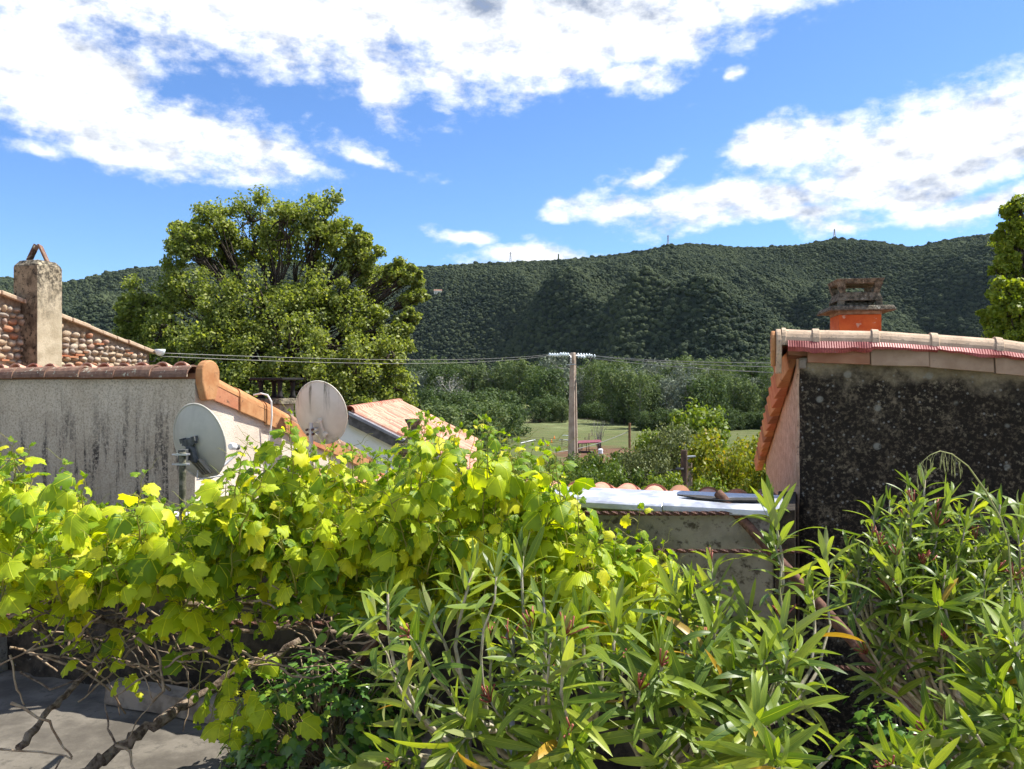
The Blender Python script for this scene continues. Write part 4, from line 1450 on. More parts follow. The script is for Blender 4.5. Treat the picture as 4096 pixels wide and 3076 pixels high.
def build_dishes():
    # grey dish by the corner of the plaster house
    cen = P(200, 441.5, 5.85)
    post_x = P(182.5, 455, 5.62)
    lo = Vector((post_x.x, post_x.y, -1.25))
    o, T, X, Y, Z, dp = build_dish('satellite_dish', 'grey satellite dish seen from behind on a mossy post by the corner', cen, R(22), R(8), .238, .282, M['dish_grey'], [lo], roll=R(10))
    b = MB()
    b.tube([lo, post_x + Z3 * .02], .023, 12)
    b.build('post', M['post_green'], o, True, 40)
    k = MB()
    back = -dp - .012
    # upper bracket head, spine and lower ribs against the reflector
    k.hexa([T(-.065, .00, back), T(.065, .00, back), T(.055, .045, back), T(-.055, .045, back), T(-.065, .00, back - .03), T(.065, .00, back - .03), T(.05, .04, back - .03), T(-.05, .04, back - .03)])
    k.cbox(T(-.055, .035, back - .015), X * .035, Y * .035, Z * .035)
    k.cbox(T(.055, .035, back - .015), X * .035, Y * .035, Z * .035)
    k.hexa([T(-.02, -.02, back - .01), T(.025, -.02, back - .01), T(.05, .0, back - .01), T(-.05, .0, back - .01), T(-.02, -.02, back - .03), T(.025, -.02, back - .03), T(.05, .0, back - .03), T(-.05, .0, back - .03)])
    k.build('bracket_head', M['dark_metal'], o)
    k = MB()
    k.hexa([T(-.03, -.10, back - .005), T(.045, -.14, back - .005), T(.035, -.02, back - .005), T(-.02, -.01, back - .005), T(-.03, -.10, back - .055), T(.045, -.14, back - .055), T(.035, -.02, back - .045), T(-.02, -.01, back - .045)])
    cbox = (T(-.03, -.07, back - .05) + post_x) / 2
    a = post_x - T(-.01, -.07, back - .05)
    a.z = 0
    k.cbox(cbox + Z3 * .0, a * 1.0, a.cross(Z3).normalized() * .05, Z3 * .085)
    k.build('mount', M['dark_metal'], o, bevel=.004)
    k = MB()
    for i in range(4):
        x = -.018 + i * .024
        k.hexa([T(x - .004, -.12, back + .0), T(x + .004, -.12, back + .0), T(x + .014 + .02, -.24, back + .035), T(x + .026 - .02 + .02, -.24, back + .035), T(x - .004, -.12, back - .03), T(x + .004, -.12, back - .03), T(x + .034, -.24, back + .02), T(x + .026, -.24, back + .02)])
    k.hexa([T(-.03, -.12, back + .01), T(.065, -.13, back + .01), T(.09, -.24, back + .05), T(.0, -.245, back + .05), T(-.03, -.12, back), T(.065, -.13, back), T(.09, -.24, back + .04), T(.0, -.245, back + .04)])
    k.build('rib_plate', M['cement_grey'], o)
    for dz in (.015, -.055):
        k = MB()
        k.cbox(post_x + Z3 * (dz - .01), Vector((.085, .0, 0)), Vector((0, .062, 0)), Z3 * .012)
        k.tube([post_x + Vector((-.065, -.02, dz - .01)), post_x + Vector((.06, -.02, dz - .01))], .006, 6)
        k.build('clamp', M['steel'], o)
    # feed arm reaching out in front, with its head
    tip = P(236, 447, 6.32)
    arm0 = T(.02, -.27, .0)
    k = MB()
    k.tube([arm0, (arm0 + tip) / 2 + Vector((0, 0, -.03)), tip + Vector((.01, 0, -.05))], .012, 7)
    k.build('feed_arm', M['steel'], o, True)
    dirb = (cen - tip).normalized()
    k = MB()
    k.lathe(tip - dirb * .03, [(.018, 0), (.024, .004), (.024, .05)], 14, dirb)
    k.build('receiver_body', M['dark_metal'], o, True, 40)
    k = MB()
    k.lathe(tip + dirb * .021, [(.026, 0), (.029, .006), (.029, .05), (.022, .062)], 14, dirb)
    k.build('receiver_cap', M['pvc_white'], o, True, 40)
    k = MB()
    k.tube([T(.0, -.20, back), T(.03, -.26, back - .06), P(232, 474, 5.75), P(226, 482, 5.8), P(212, 484, 5.8)], .005, 6)
    k.build('cable', M['cable_white'], o, True)
    # beige streaked dish on the gable
    cen = P(321.5, 412.5, 7.75)
    wall = LQ(0.0, 1.55, 0)
    foot = Vector((wall.x, wall.y, -1.1))
    o, T, X, Y, Z, dp = build_dish('satellite_dish', 'beige satellite dish with dark rain streaks mounted on the gable', cen, R(12), R(13), .265, .315, M['dish_beige'], [foot], roll=R(4))
    back = -dp - .012
    pole_t = T(-.055, -.06, back - .05)
    pole_b = Vector((pole_t.x, pole_t.y, -1.02))
    k = MB()
    k.tube([pole_b, pole_t], .022, 12)
    k.build('post', M['steel'], o, True, 40)
    k = MB()
    k.hexa([T(-.02, -.26, back + .05), T(.035, -.26, back + .05), T(.035, -.06, back), T(-.03, -.06, back), T(-.02, -.26, back + .02), T(.03, -.26, back + .02), T(.03, -.06, back - .03), T(-.03, -.06, back - .03)])
    k.tube([T(.02, -.055, back - .04), T(.02, -.055, back + .02)], .022, 10)
    k.tube([T(.04, -.20, back - .01), T(.04, -.20, back + .05)], .022, 10)
    k.build('bracket', M['dish_beige'], o, bevel=.003)
    for dy in (-.12, -.165):
        k = MB()
        k.cbox(T(-.045, dy, back - .055), X * .10, Y * .016, Z * .05)
        k.build('clamp', M['steel'], o)
        for dx in (-.09, -.03):
            k = MB()
            k.lathe(T(dx, dy, back - .08), [(.012, 0), (.012, .02)], 8, -Z)
            k.build('bolt', M['rust_dark'], o)
    k = MB()
    arm = (wall - pole_b)
    k.tube([pole_b + Z3 * .05, Vector((wall.x, wall.y, -.97))], .016, 8)
    k.tube([pole_b + Z3 * .0, Vector((wall.x, wall.y, -1.25))], .014, 8)
    k.build('wall_arm', M['steel'], o, True)
    tip = T(0, -.22, .42)
    k = MB()
    k.tube([T(0, -.31, 0), tip], .012, 7)
    k.build('feed_arm', M['steel'], o, True)
    dirb = (cen - tip).normalized()
    k = MB()
    k.lathe(tip, [(.022, 0), (.028, .006), (.028, .07), (.02, .085)], 14, dirb)
    k.build('receiver_cap', M['pvc_white'], o, True, 40)


build_dishes()

# ------------------------------------------------------------------ cobblestone house


def build_cobble_house():
    random.seed(44)
    E = P(149, 384.5, 12.0)
    e1, e2 = Vector((.951, -.309, 0)), Vector((.309, .951, 0))
    zr = (384.5 - 351) / F * 12.0
    SL = .25

    def q(u, t, z):             # t runs towards the camera from the far corner
        return E + e1 * u - e2 * t + Z3 * z
    o = thing('cobblestone_house', q(-1, 2, -7), 'cobblestone gable house with sloping stone coping at the left', 'house')
    T = 5.2
    w = MB()
    w.hexa([q(-5, T, -7), q(0, T, -7), q(0, 0, -7), q(-5, 0, -7), q(-5, T, zr + SL * T), q(0, T, zr + SL * T), q(0, 0, zr), q(-5, 0, zr)])
    wo = w.build('wall', M['mortar'], o)
    # river stones bedded in the gable
    v, f = ico(1)
    metas = []
    for s in range(7):
        vv = []
        for p in v:
            d = 1 + .20 * fbm3((p.x * 1.3 + s * 7, p.y * 1.3, p.z * 1.3), 2)
            vv.append((p.x * d, p.y * d, p.z * d))
        metas.append(np_mesh('stone', vv, np.array(f), [M['cobble']], smooth=True))
    row = 0
    z = -.15
    cnt = 0
    while z < zr + SL * 3.6:
        hrow = random.uniform(.070, .095)
        t = -.02 + random.uniform(0, .08) if row % 2 else .03
        while t < 3.3:
            lw = random.uniform(.075, .155)
            lim = zr + SL * (t + lw / 2) - .075
            zz = z + jit(.012)
            if zz + hrow * .4 < lim and t + lw * .5 > .08 and zz > -.02 + .05 * t - .10:
                rx, rz = lw * .5 * random.uniform(.72, 1.05), hrow * .5 * random.uniform(.72, 1.18)
                ang = jit(.22)
                ya = e2 * math.cos(ang) + Z3 * math.sin(ang)
                za = e1.cross(ya)
                Mx = frame(q(.004, t + lw / 2, zz), e1 * .05 * random.uniform(.8, 1.35), ya * rx, za * rz)
                link_obj('stone', random.choice(metas), Mx, wo)
                cnt += 1
            t += lw * 1.04
        z += hrow * 1.02
        row += 1
    # thin brick slips wedged between the stones
    for i in range(20):
        t = random.uniform(.15, 2.6)
        z = random.uniform(.15, zr + SL * t - .12)
        k = MB()
        L = random.uniform(.08, .16)
        k.cbox(q(.03, t, z), e1 * .06, e2 * L, Z3 * .022)
        k.build('brick_slip', M['terracotta'], wo)
    # sloping coping
    ro = MB()
    ro.hexa([q(-5, T, zr + SL * T + .003), q(.02, T, zr + SL * T + .003), q(.02, -.05, zr - SL * .05 + .003), q(-5, -.05, zr - SL * .05 + .003),
             q(-5, T, zr + SL * T + .03), q(.02, T, zr + SL * T + .03), q(.02, -.05, zr - SL * .05 + .03), q(-5, -.05, zr - SL * .05 + .03)])
    rf = ro.build('roof', M['mortar'], o)
    t = -.10
    while t < 4.6:
        L = random.uniform(.20, .30)
        k = MB()
        h = .06 + jit(.008)
        z0, z1 = zr + SL * t - .035 + jit(.004), zr + SL * (t + L) - .035 + jit(.004)
        ou = .085 + jit(.015)
        k.hexa([q(-.16, t + L, z1 + .04), q(ou, t + L, z1), q(ou, t + .008, z0), q(-.16, t + .008, z0 + .04), q(-.16, t + L, z1 + h + .03), q(ou, t + L, z1 + h - .008), q(ou, t + .008, z0 + h - .008), q(-.16, t + .008, z0 + h + .03)])
        k.build('coping_stone', M['ridge_stone'], rf, bevel=.012)
        t += L
    # rendered chimney against the gable
    ch = MB()
    t0, t1 = 1.80, 2.17
    zt = 1.50
    ws = .275
    ch.hexa([q(-.12, t1, -2), q(ws, t1, -2), q(ws, t0, -2), q(-.12, t0, -2), q(-.12, t1, zt), q(ws, t1, zt), q(ws, t0, zt), q(-.12, t0, zt)])
    i_ = .05
    ch.hexa([q(-.12, t1, zt + .001), q(ws, t1, zt + .001), q(ws, t0, zt + .001), q(-.12, t0, zt + .001), q(-.12 + i_, t1 - i_, zt + .075), q(ws - i_, t1 - i_, zt + .075), q(ws - i_, t0 + i_, zt + .075), q(-.12 + i_, t0 + i_, zt + .075)])
    ch.fm = [1 if fi in (2,) else 0 for fi in range(len(ch.f))]
    co = ch.build('chimney', [M['chimney_stained'], M['chimney_sooty']], o, bevel=.01)
    cen = q(.08, (t0 + t1) / 2, zt + .075)
    for s in (-1, 1):
        k = MB()
        tb, ta = Vector((.96, .28, 0)), Vector((-.28, .96, 0))
        a = cen + tb * s * .105
        tpt = cen + tb * s * .018 + Z3 * .21
        d = (tpt - a)
        nrm = d.cross(ta).normalized() * .024
        k.box(a - ta * .09 - nrm * .5, ta * .18, d, nrm)
        k.build('chimney_tile', M['tile_lichen'], co, bevel=.004)
    k = MB()
    k.tube([q(.0, .02, zr - .16), q(.12, .02, zr - .16), q(.16, .02, zr - .10)], .012, 6)
    k.build('wall_hook', M['dark_metal'], o, True)
    # small cup-shaped insulator at the corner
    k = MB()
    k.lathe(q(.17, -.04, zr - .075), [(.02, 0), (.055, .02), (.075, .07), (.078, .10), (.07, .10)], 14)
    k.build('corner_insulator', M['glass_insulator'], o, True)
    return q(.17, -.04, zr - .06)


WIRE_START = build_cobble_house()

# ------------------------------------------------------------------ white house with tiled roof


def build_white_house():
    random.seed(51)
    A = P(349, 412.5, 20.0)
    hA = A.z
    B = Vector((A.x + (-4.42 + 4.14), 31.0, hA))
    ax = Vector((B.x - A.x, B.y - A.y, 0)).normalized()       # along the ridge, away
    rt = Vector((ax.y, -ax.x, 0))                             # down the slope, to the right
    LEN = 11.0
    SL = .50
    run = 3.1
    o = thing('white_house', A + Vector((0, 0, -7)), 'white house with red tiled roof sloping right behind the beige dish', 'house')

    def q(r, a, z):
        return A + rt * r + ax * a + Z3 * z
    w = MB()
    lo = -9.0 - hA
    w.prism([q(-2.6, .15, lo), q(run - .25, .15, lo), q(run - .25, .15, -SL * (run - .25) - .16), q(0, .15, -.16), q(-2.6, .15, -.16 - SL * 2.6)], ax * (LEN - .3))
    w.build('wall', M['white_paint'], o)
    d = MB()
    dn = Vector((0, 0, -.10))
    d.prism([q(0, 0, -.02), q(run, 0, -SL * run - .02), q(run, 0, -SL * run - .12), q(0, 0, -.12), q(-2.8, 0, -SL * 2.8 - .12), q(-2.8, 0, -SL * 2.8 - .02)], ax * LEN)
    ro = d.build('roof', M['terracotta'], o)
    # fascia, gutter strip and cream soffit board along the near verge
    k = MB()
    k.hexa([q(.0, -.05, -.30), q(run, -.05, -SL * run - .30), q(run, -.002, -SL * run - .30), q(0, -.002, -.30), q(.0, -.05, -.06), q(run, -.05, -SL * run - .06), q(run, -.002, -SL * run - .06), q(0, -.002, -.06)])
    k.build('fascia', M['fascia_dark'], ro)
    k = MB()
    k.hexa([q(.0, -.09, -.06), q(run, -.09, -SL * run - .06), q(run, .08, -SL * run - .058), q(0, .08, -.058), q(.0, -.09, .02), q(run, -.09, -SL * run + .02), q(run, .06, -SL * run + .04), q(0, .06, .04)])
    k.build('verge_trim', M['gutter_grey'], ro)
    k = MB()
    k.hexa([q(.0, .02, -.38), q(run, .02, -SL * run - .38), q(run, .148, -SL * run - .38), q(0, .148, -.38), q(.0, .02, -.302), q(run, .02, -SL * run - .302), q(run, .148, -SL * run - .302), q(0, .148, -.302)])
    k.build('soffit_board', M['cream_paint'], ro)
    k = MB()
    k.hexa([q(.0, LEN - .06, -.04), q(run, LEN - .06, -SL * run - .04), q(run, LEN + .08, -SL * run - .04), q(0, LEN + .08, -.04), q(.0, LEN - .06, .10), q(run, LEN - .06, -SL * run + .10), q(run, LEN + .08, -SL * run + .10), q(0, LEN + .08, .10)])
    k.build('verge_trim', M['gutter_grey'], ro)
    # window below the verge by the corner
    k = MB()
    k.cbox(q(run - .75, .13, -SL * run - 1.0), rt * .75, ax * .05, Z3 * 1.1)
    wi = k.build('window', M['cream_paint'], o)
    k = MB()
    k.cbox(q(run - .75, .10, -SL * run - 1.0), rt * .60, ax * .03, Z3 * .95)
    k.build('pane', M['gutter_grey'], wi)
    # roof tiles
    ya = (rt - Z3 * SL).normalized()
    za = Vector((ya.z * -rt.x, ya.z * -rt.y, 0))
    xa = -ax
    za = xa.cross(ya)
    if za.z < 0:
        xa, za = -xa, -za
    mes = []
    for i in range(4):
        m = M['tile_pink']
        mes.append(half_tile(.50, .125, .110, .015, 6, 180).mesh('roof_tile', m, False))
    sp, ex = .292, .43
    slope_len = run * math.sqrt(1 + SL * SL)
    for i in range(37):
        for j in range(8):
            s = .02 + j * ex
            if s > slope_len:
                continue
            p = A + ya * s + ax * (.20 + i * sp) + Z3 * (-.0 + jit(.012)) + za * (.012 + .012 * (j % 2))
            link_obj('roof_tile', random.choice(mes), frame(p, xa, ya, za), ro)
    # ridge
    me = half_tile(.48, .15, .135, .015, 8, 190).mesh('ridge_tile', M['tile_pink'], False)
    for i in range(26):
        link_obj('ridge_tile', me, frame(q(0, i * .42, .03), rt, ax, Z3), ro)


build_white_house()


def build_urn_chimney():
    c = P(413.5, 384.5, 8.3)
    o = thing('chimney_pot', Vector((c.x, c.y, -1.75)), 'dark mossy stone chimney pot with pinched neck rising out of the vine', 'chimney pot')
    k = MB()
    e1, e2 = LE1, LE2
    zb = (384.5 - 452) / F * 8.3
    k.cbox(Vector((c.x, c.y, (zb - 1.8) / 2)), e1 * .24, e2 * .24, Z3 * (zb + 1.8))
    k.build('shaft', M['moss_concrete'], o, bevel=.01)
    k = MB()
    z = zb + .001
    k.hexa([Vector((c.x, c.y, z)) + e1 * x * .175 + e2 * y * .175 for x, y in ((-1, -1), (1, -1), (1, 1), (-1, 1))] + [Vector((c.x, c.y, z + .10)) + e1 * x * .15 + e2 * y * .15 for x, y in ((-1, -1), (1, -1), (1, 1), (-1, 1))])
    k.build('collar', M['moss_concrete'], o, bevel=.02)
    k = MB()
    k.lathe(Vector((c.x, c.y, z + .101)), [(.13, 0), (.10, .02), (.066, .055), (.055, .10), (.055, .145), (.066, .19), (.088, .225), (.094, .245), (.07, .247)], 18)
    k.build('neck', M['moss_concrete'], o, True)


build_urn_chimney()

# ------------------------------------------------------------------ terrace, parapet and lower roof
PB = Vector((-3.97, 6.12, 0))
F1, F2 = Vector((.9388, -.3445, 0)), Vector((.3445, .9388, 0))
FLOOR = -2.2


def pq(s, v, z):
    return PB + F1 * s + F2 * v + Z3 * z


def build_terrace():
    b = MB()
    # one slab whose far edge is the wall line
    b.prism([pq(-3.5, .0, FLOOR - 3.1), pq(9.5, .0, FLOOR - 3.1), pq(9.5, -8.5, FLOOR - 3.1), pq(-3.5, -8.5, FLOOR - 3.1)][::-1], Z3 * 3.1)
    tag(b.build('terrace', M['slab']), kind='structure')
    # unseen terrace under the camera, one step higher, added pale to bounce fill light
    b = MB()
    b.box(Vector((-7, -6, FLOOR - 3.0)), Vector((14, 0, 0)), Vector((0, 7.2, 0)), Z3 * 3.6)
    tag(b.build('unseen_upper_terrace', M['bounce_paving']), kind='structure')
    # planting bed for the oleanders
    b = MB()
    b.prism([Vector(p) for p in ((-.9, 1.55, FLOOR + .004), (3.0, 1.55, FLOOR + .004), (3.0, 3.3, FLOOR + .004), (-.9, 3.3, FLOOR + .004))], Z3 * .12)
    tag(b.build('planting_bed', M['soil']), kind='structure')
    # low old wall on the left, behind the vine
    o = thing('old_wall', pq(1.5, .15, FLOOR), 'blackened low masonry wall behind the bare vine branches', 'wall')
    w = MB()
    n, m = 90, 18
    vs = []
    for j in range(m + 1):
        for i in range(n + 1):
            s = -2.5 + i * 6.9 / n
            z = FLOOR + j * (1.02) / m
            d = .05 * fbm3((s * 3.2, z * 3.2, 1.0), 4) + .03 * fbm3((s * 11, z * 11, 4.0), 3)
            vs.append(pq(s, -.01 - d, z + (.05 * fbm3((s * 2, 0, 9), 3) if j == m else 0)))
    fs = [(j * (n + 1) + i, j * (n + 1) + i + 1, (j + 1) * (n + 1) + i + 1, (j + 1) * (n + 1) + i) for j in range(m) for i in range(n)]
    w.add(vs, fs)
    w.hexa([pq(-2.5, .06, FLOOR), pq(4.4, .06, FLOOR), pq(4.4, .3, FLOOR), pq(-2.5, .3, FLOOR), pq(-2.5, -.03, FLOOR + .985), pq(4.4, -.03, FLOOR + .985), pq(4.4, .3, FLOOR + .985), pq(-2.5, .3, FLOOR + .985)])
    w.build('masonry', M['old_wall'], o, True, 50)
    # higher rendered parapet with zinc coping on the right
    o = thing('parapet_wall', pq(5.2, .15, FLOOR), 'grey rendered parapet with bright zinc coping at the centre right', 'wall')
    top = -.655
    k = MB()
    k.box(pq(4.4, 0, -1.25), F1 * 1.3, F2 * .28, Z3 * (top + 1.25))
    k.build('render_coat', M['parapet_render'], o, bevel=.01)
    k = MB()
    vs = []
    n, m = 40, 16
    for j in range(m + 1):
        for i in range(n + 1):
            s = 4.4 + i * 1.3 / n
            z = FLOOR + j * .95 / m
            d = .05 * fbm3((s * 3.2, z * 3.2, 1.0), 4) + .03 * fbm3((s * 11, z * 11, 4.0), 3)
            vs.append(pq(s, -.015 - d, z))
    fs = [(j * (n + 1) + i, j * (n + 1) + i + 1, (j + 1) * (n + 1) + i + 1, (j + 1) * (n + 1) + i) for j in range(m) for i in range(n)]
    k.add(vs, fs)
    k.box(pq(4.4, .05, FLOOR), F1 * 1.3, F2 * .23, Z3 * .945)
    k.build('masonry', M['old_wall'], o, True, 50)
    k = MB()
    k.box(pq(5.705, -.02, FLOOR), F1 * .10, F2 * .75, Z3 * (top - FLOOR))
    k.build('return_wall', M['old_wall'], o)
    for i, (a, b_) in enumerate(((3.9, 5.12), (5.124, 5.74))):
        k = MB()
        lift = .006 * i
        f = -.05
        # folded sheet: sloping top, dropped front lip with a rolled edge
        prof = [(.34, top + .022), (.02, top + .010), (-.035, top - .002), (-.05, top - .012), (-.052, top - .040), (-.044, top - .046), (-.040, top - .036), (-.036, top - .012), (.0, top + .003), (.34, top + .012)]
        k.prism([pq(a, v, z + lift) for v, z in prof][::-1], F1 * (b_ - a))
        k.build('zinc_coping', M['zinc'], o, bevel=.002)
    # black roofing-felt scrap lying on the coping
    k = MB()
    random.seed(3)
    out = [(5.18, .10), (5.3, .05), (5.45, .02), (5.6, .03), (5.70, .08), (5.6, .14), (5.45, .13), (5.3, .16)]
    k.prism([pq(s, v, top + .027 + .006 * math.sin(s * 9)) for s, v in out], Z3 * .008)
    k.build('roofing_scrap', M['rubber'])
    tag(bpy.data.objects['roofing_scrap'], 'torn black strip of roofing lying on the zinc coping', 'roofing scrap')


build_terrace()


def build_lower_house():
    random.seed(61)
    o = thing('lower_house', pq(3.4, 3.2, -5.3), 'low neighbouring house whose rounded orange tiles show behind the zinc coping', 'house')
    SL = .24
    z0 = -.735
    k = MB()
    s0, s1, v0, v1 = 2.32, 5.70, .30, 6.6
    k.hexa([pq(s0, v0, -5.6), pq(s1, v0, -5.6), pq(s1 + .0, v1, -8.2), pq(s0, v1, -8.2), pq(s0, v0, z0), pq(s1, v0, z0), pq(s1, v1, z0 - SL * (v1 - v0)), pq(s0, v1, z0 - SL * (v1 - v0))])
    k.build('wall', M['plaster_side'], o)
    k = MB()
    k.hexa([pq(s0, v0, z0 + .003), pq(s1, v0, z0 + .003), pq(s1, v1 + .2, z0 - SL * (v1 + .2 - v0) + .003), pq(s0, v1 + .2, z0 - SL * (v1 + .2 - v0) + .003),
            pq(s0, v0, z0 + .03), pq(s1, v0, z0 + .03), pq(s1, v1 + .2, z0 - SL * (v1 + .2 - v0) + .03), pq(s0, v1 + .2, z0 - SL * (v1 + .2 - v0) + .03)])
    ro = k.build('roof', M['terracotta_buff'], o)
    mes = [half_tile(.46, .082, .068, .012, 10, 180).mesh('roof_tile', m, False) for m in (M['terracotta'], M['tile_pink'], M['tile_pink'], M['tile_lichen'])]
    ya = (F2 - Z3 * SL).normalized()
    xa = F1
    za = xa.cross(ya)
    for i in range(20):
        s = s0 + .12 + i * .168
        pick = [0, 1, 2, 0, 1, 1, 2, 0, 2][i % 9]
        if i >= 19:
            pick = 3
        for j in range(5):
            m = mes[pick] if j == 0 else random.choice(mes[:3])
            if j == 0:
                yb = (F2 + Z3 * .10).normalized()
                p = pq(s + jit(.006), v0 + .045, z0 + .005 + jit(.010))
                link_obj('roof_tile', m, frame(p, xa * 1.0, yb * .62, xa.cross(yb)), ro)
                continue
            p = pq(s + jit(.006), v0 - .06 + .38 * j, z0 + .045 - SL * (.38 * j - .3) + jit(.008))
            link_obj('roof_tile', m, frame(p, xa, ya, za), ro)


build_lower_house()

# ------------------------------------------------------------------ right house, blackened by lichen


def build_lichen_house():
    random.seed(71)
    C = P(797, 384.5, 4.7)
    e1, e2 = Vector((.963, -.27, 0)), Vector((.27, .963, 0))
    SL = .215
    RS = .095           # the ridge sinks towards the right

    def q(u, v, z):
        return C + e1 * u + e2 * v + Z3 * z
    o = thing('lichen_house', q(1.5, 1.5, -5.3), 'house with lichen-blackened front wall and clay ridge at the right', 'house')
    W, D = 3.4, 4.6
    zt = .165

    def ztop(u, v):
        return zt - RS * u - SL * v
    # walls with a rounded near corner: grid of columns round the two faces
    k = MB()
    cols = []
    rad = .07
    for t in np.linspace(D, rad, 14):
        cols.append((0.0, float(t)))
    for i in range(1, 7):
        a = R(90 * i / 7)
        cols.append((rad - rad * math.cos(a), rad - rad * math.sin(a)))
    for u in np.linspace(rad, W, 40):
        cols.append((float(u), 0.0))
    nz = 34
    vs = []
    for (u, v) in cols:
        for j in range(nz + 1):
            f = j / nz
            z = -5.3 + (ztop(u, v) + 5.3) * (1 - (1 - f) ** 2.2)
            d = .012 * fbm3((u * 5 + 3, v * 5, z * 5), 4)
            nv = Vector((0, 0, 0))
            if u <= 1e-6:
                nv = -e1
            elif v <= 1e-6:
                nv = -e2
            else:
                nv = (-e1 - e2).normalized()
            vs.append(q(u, v, z) + nv * d)
    fs, fm = [], []
    for i in range(len(cols) - 1):
        for j in range(nz):
            a = i * (nz + 1) + j
            fs.append((a, a + nz + 1, a + nz + 2, a + 1))
    k.add(vs, fs)
    k.fm = [1 if (f // nz) < 16 else 0 for f in range(len(fs))]
    k.mi = 1
    k.hexa([q(.06, .12, -5.3), q(W, .12, -5.3), q(W, D, -5.3), q(.06, D, -5.3), q(.06, .12, ztop(.06, .12) - .01), q(W, .12, ztop(W, .12) - .01), q(W, D, ztop(W, D) - .01), q(.06, D, ztop(.06, D) - .01)])
    k.build('wall', [M['lichen_wall'], M['peach_plaster']], o, True, 50)
    # roof deck
    RD = 5.45
    k = MB()
    k.hexa([q(-.05, .0, ztop(-.05, 0) + .01), q(W, .0, ztop(W, 0) + .01), q(W, RD, ztop(W, RD) + .01), q(-.05, RD, ztop(-.05, RD) + .01),
            q(-.05, .0, ztop(-.05, 0) + .06), q(W, .0, ztop(W, 0) + .06), q(W, RD, ztop(W, RD) + .06), q(-.05, RD, ztop(-.05, RD) + .06)])
    ro = k.build('roof', M['terracotta'], o)
    # verge tiles down the left edge, each lapping the next like a saw
    for i in range(15):
        a0 = .10 + i * .355
        a1 = a0 + .40
        t = MB()
        z0, z1 = ztop(0, a0), ztop(0, a1)
        t.hexa([q(-.040, a0, z0 - .050), q(-.012, a0, z0 - .045), q(-.012, a1, z1 - .075), q(-.092, a1, z1 - .085),
                q(-.052, a0, z0 + .055), q(.04, a0, z0 + .085), q(.04, a1, z1 + .105), q(-.115, a1, z1 + .070)])
        t.build('verge_tile', M['terracotta'] if i % 3 else M['terracotta_buff'], ro, bevel=.006)
        sh = half_tile(.42, .072, .082, .012, 8, 180)
        ya = (e2 - Z3 * SL).normalized()
        link_obj('verge_tile', sh.mesh('verge_tile', M['tile_pink'], False), frame(q(-.02, a0, z0 + .055), e1, ya, e1.cross(ya)), ro)
    # cover tiles just behind the ridge
    me = half_tile(.44, .085, .072, .012, 8, 180).mesh('roof_tile', M['tile_pink'], False)
    ya = (e2 - Z3 * SL - Z3 * 0).normalized()
    for i in range(14):
        u = .22 + i * .215
        for j in range(3):
            link_obj('roof_tile', me, frame(q(u, .12 + .36 * j, ztop(u, .12 + .36 * j) + .06), e1, ya, e1.cross(ya)), ro)
    # ridge: read-off crest points, tile by tile with collars
    crest = [(-.085, 329), (.09, 330), (.41, 330.5), (.72, 334), (1.04, 338), (1.36, 347), (1.70, 352), (2.05, 357), (2.4, 361)]
    pts = []
    for u, py in crest:
        p = q(u, .03, 0)
        pts.append(Vector((p.x, p.y, (384.5 - py) / F * p.y - .083)))
    for i in range(len(pts) - 1):
        a, b_ = pts[i], pts[i + 1]
        ya = (b_ - a).normalized()
        xa = (-e2 - ya * (-e2).dot(ya)).normalized()
        za = xa.cross(ya)
        if za.z < 0:
            xa, za = -xa, -za
        L = (b_ - a).length + .035
        t = half_tile(L, .083, .079, .013, 12, 200, collar=.008)
        link_obj('ridge_tile', t.mesh('ridge_tile', M['ridge_stone'], False), frame(a - ya * .005, xa, ya, za), ro)
    # closing shell hanging over the end of the ridge
    k = MB()
    p0 = pts[0]
    outl = [p0 - e1 * .035 + e2 * a + Z3 * (z + .083) for a, z in ear_outline(.20, .10, .27)]
    k.prism(outl, e1 * .032)
    k.build('end_tile', M['ridge_stone'], ro, bevel=.008)
    k = MB()
    outl = [p0 - e1 * .062 + e2 * a + Z3 * (z * .9 + .072) for a, z in ear_outline(.15, .06, .24)]
    k.prism(outl, e1 * .026)
    k.build('end_tile', M['terracotta_buff'], ro, bevel=.008)
    # apron tiles below
    aps = [(.055, .395, M['apron_brown'], .0), (.398, .70, M['apron_grey'], .012), (.703, 1.03, M['apron_grey'], .0), (1.033, 1.38, M['apron_grey'], .012), (1.383, 1.75, M['apron_grey'], .0), (1.753, 2.1, M['apron_brown'], .01), (2.103, 2.5, M['apron_grey'], .0)]
    bots = [(.055, 362.5), (.395, 365.5), (.70, 367.5), (1.03, 373.5), (1.38, 381), (1.75, 388), (2.1, 393), (2.5, 398)]

    def zat(u, py):
        return (384.5 - py) / F * q(u, -.03, 0).y
    bx = [b[0] for b in bots]
    bz = [zat(*b) for b in bots]
    tx = [c[0] for c in crest]
    tz = [p.z for p in pts]
    for (a, b_, m, pr) in aps:
        k = MB()
        za, zb = float(np.interp(a, bx, bz)), float(np.interp(b_, bx, bz))
        ta, tb = float(np.interp(a, tx, tz)), float(np.interp(b_, tx, tz))
        f = -.045 - pr
        k.hexa([q(a, f - .012, za), q(b_, f - .012, zb + .004), q(b_, -.016, zb + .004), q(a, -.016, za), q(a, f + .012, ta), q(b_, f + .012, tb), q(b_, .0, tb), q(a, .0, ta)])
        k.build('apron_tile', m, ro, bevel=.004)
    # timber ends under the first apron
    k = MB()
    k.cbox(q(.028, -.01, zt - .045), e1 * .035, e2 * .09, Z3 * .05)
    k.build('batten_end', M['timber_grey'], ro)
    # red corrugated flashing strip
    k = MB()
    n = 260
    vs = []
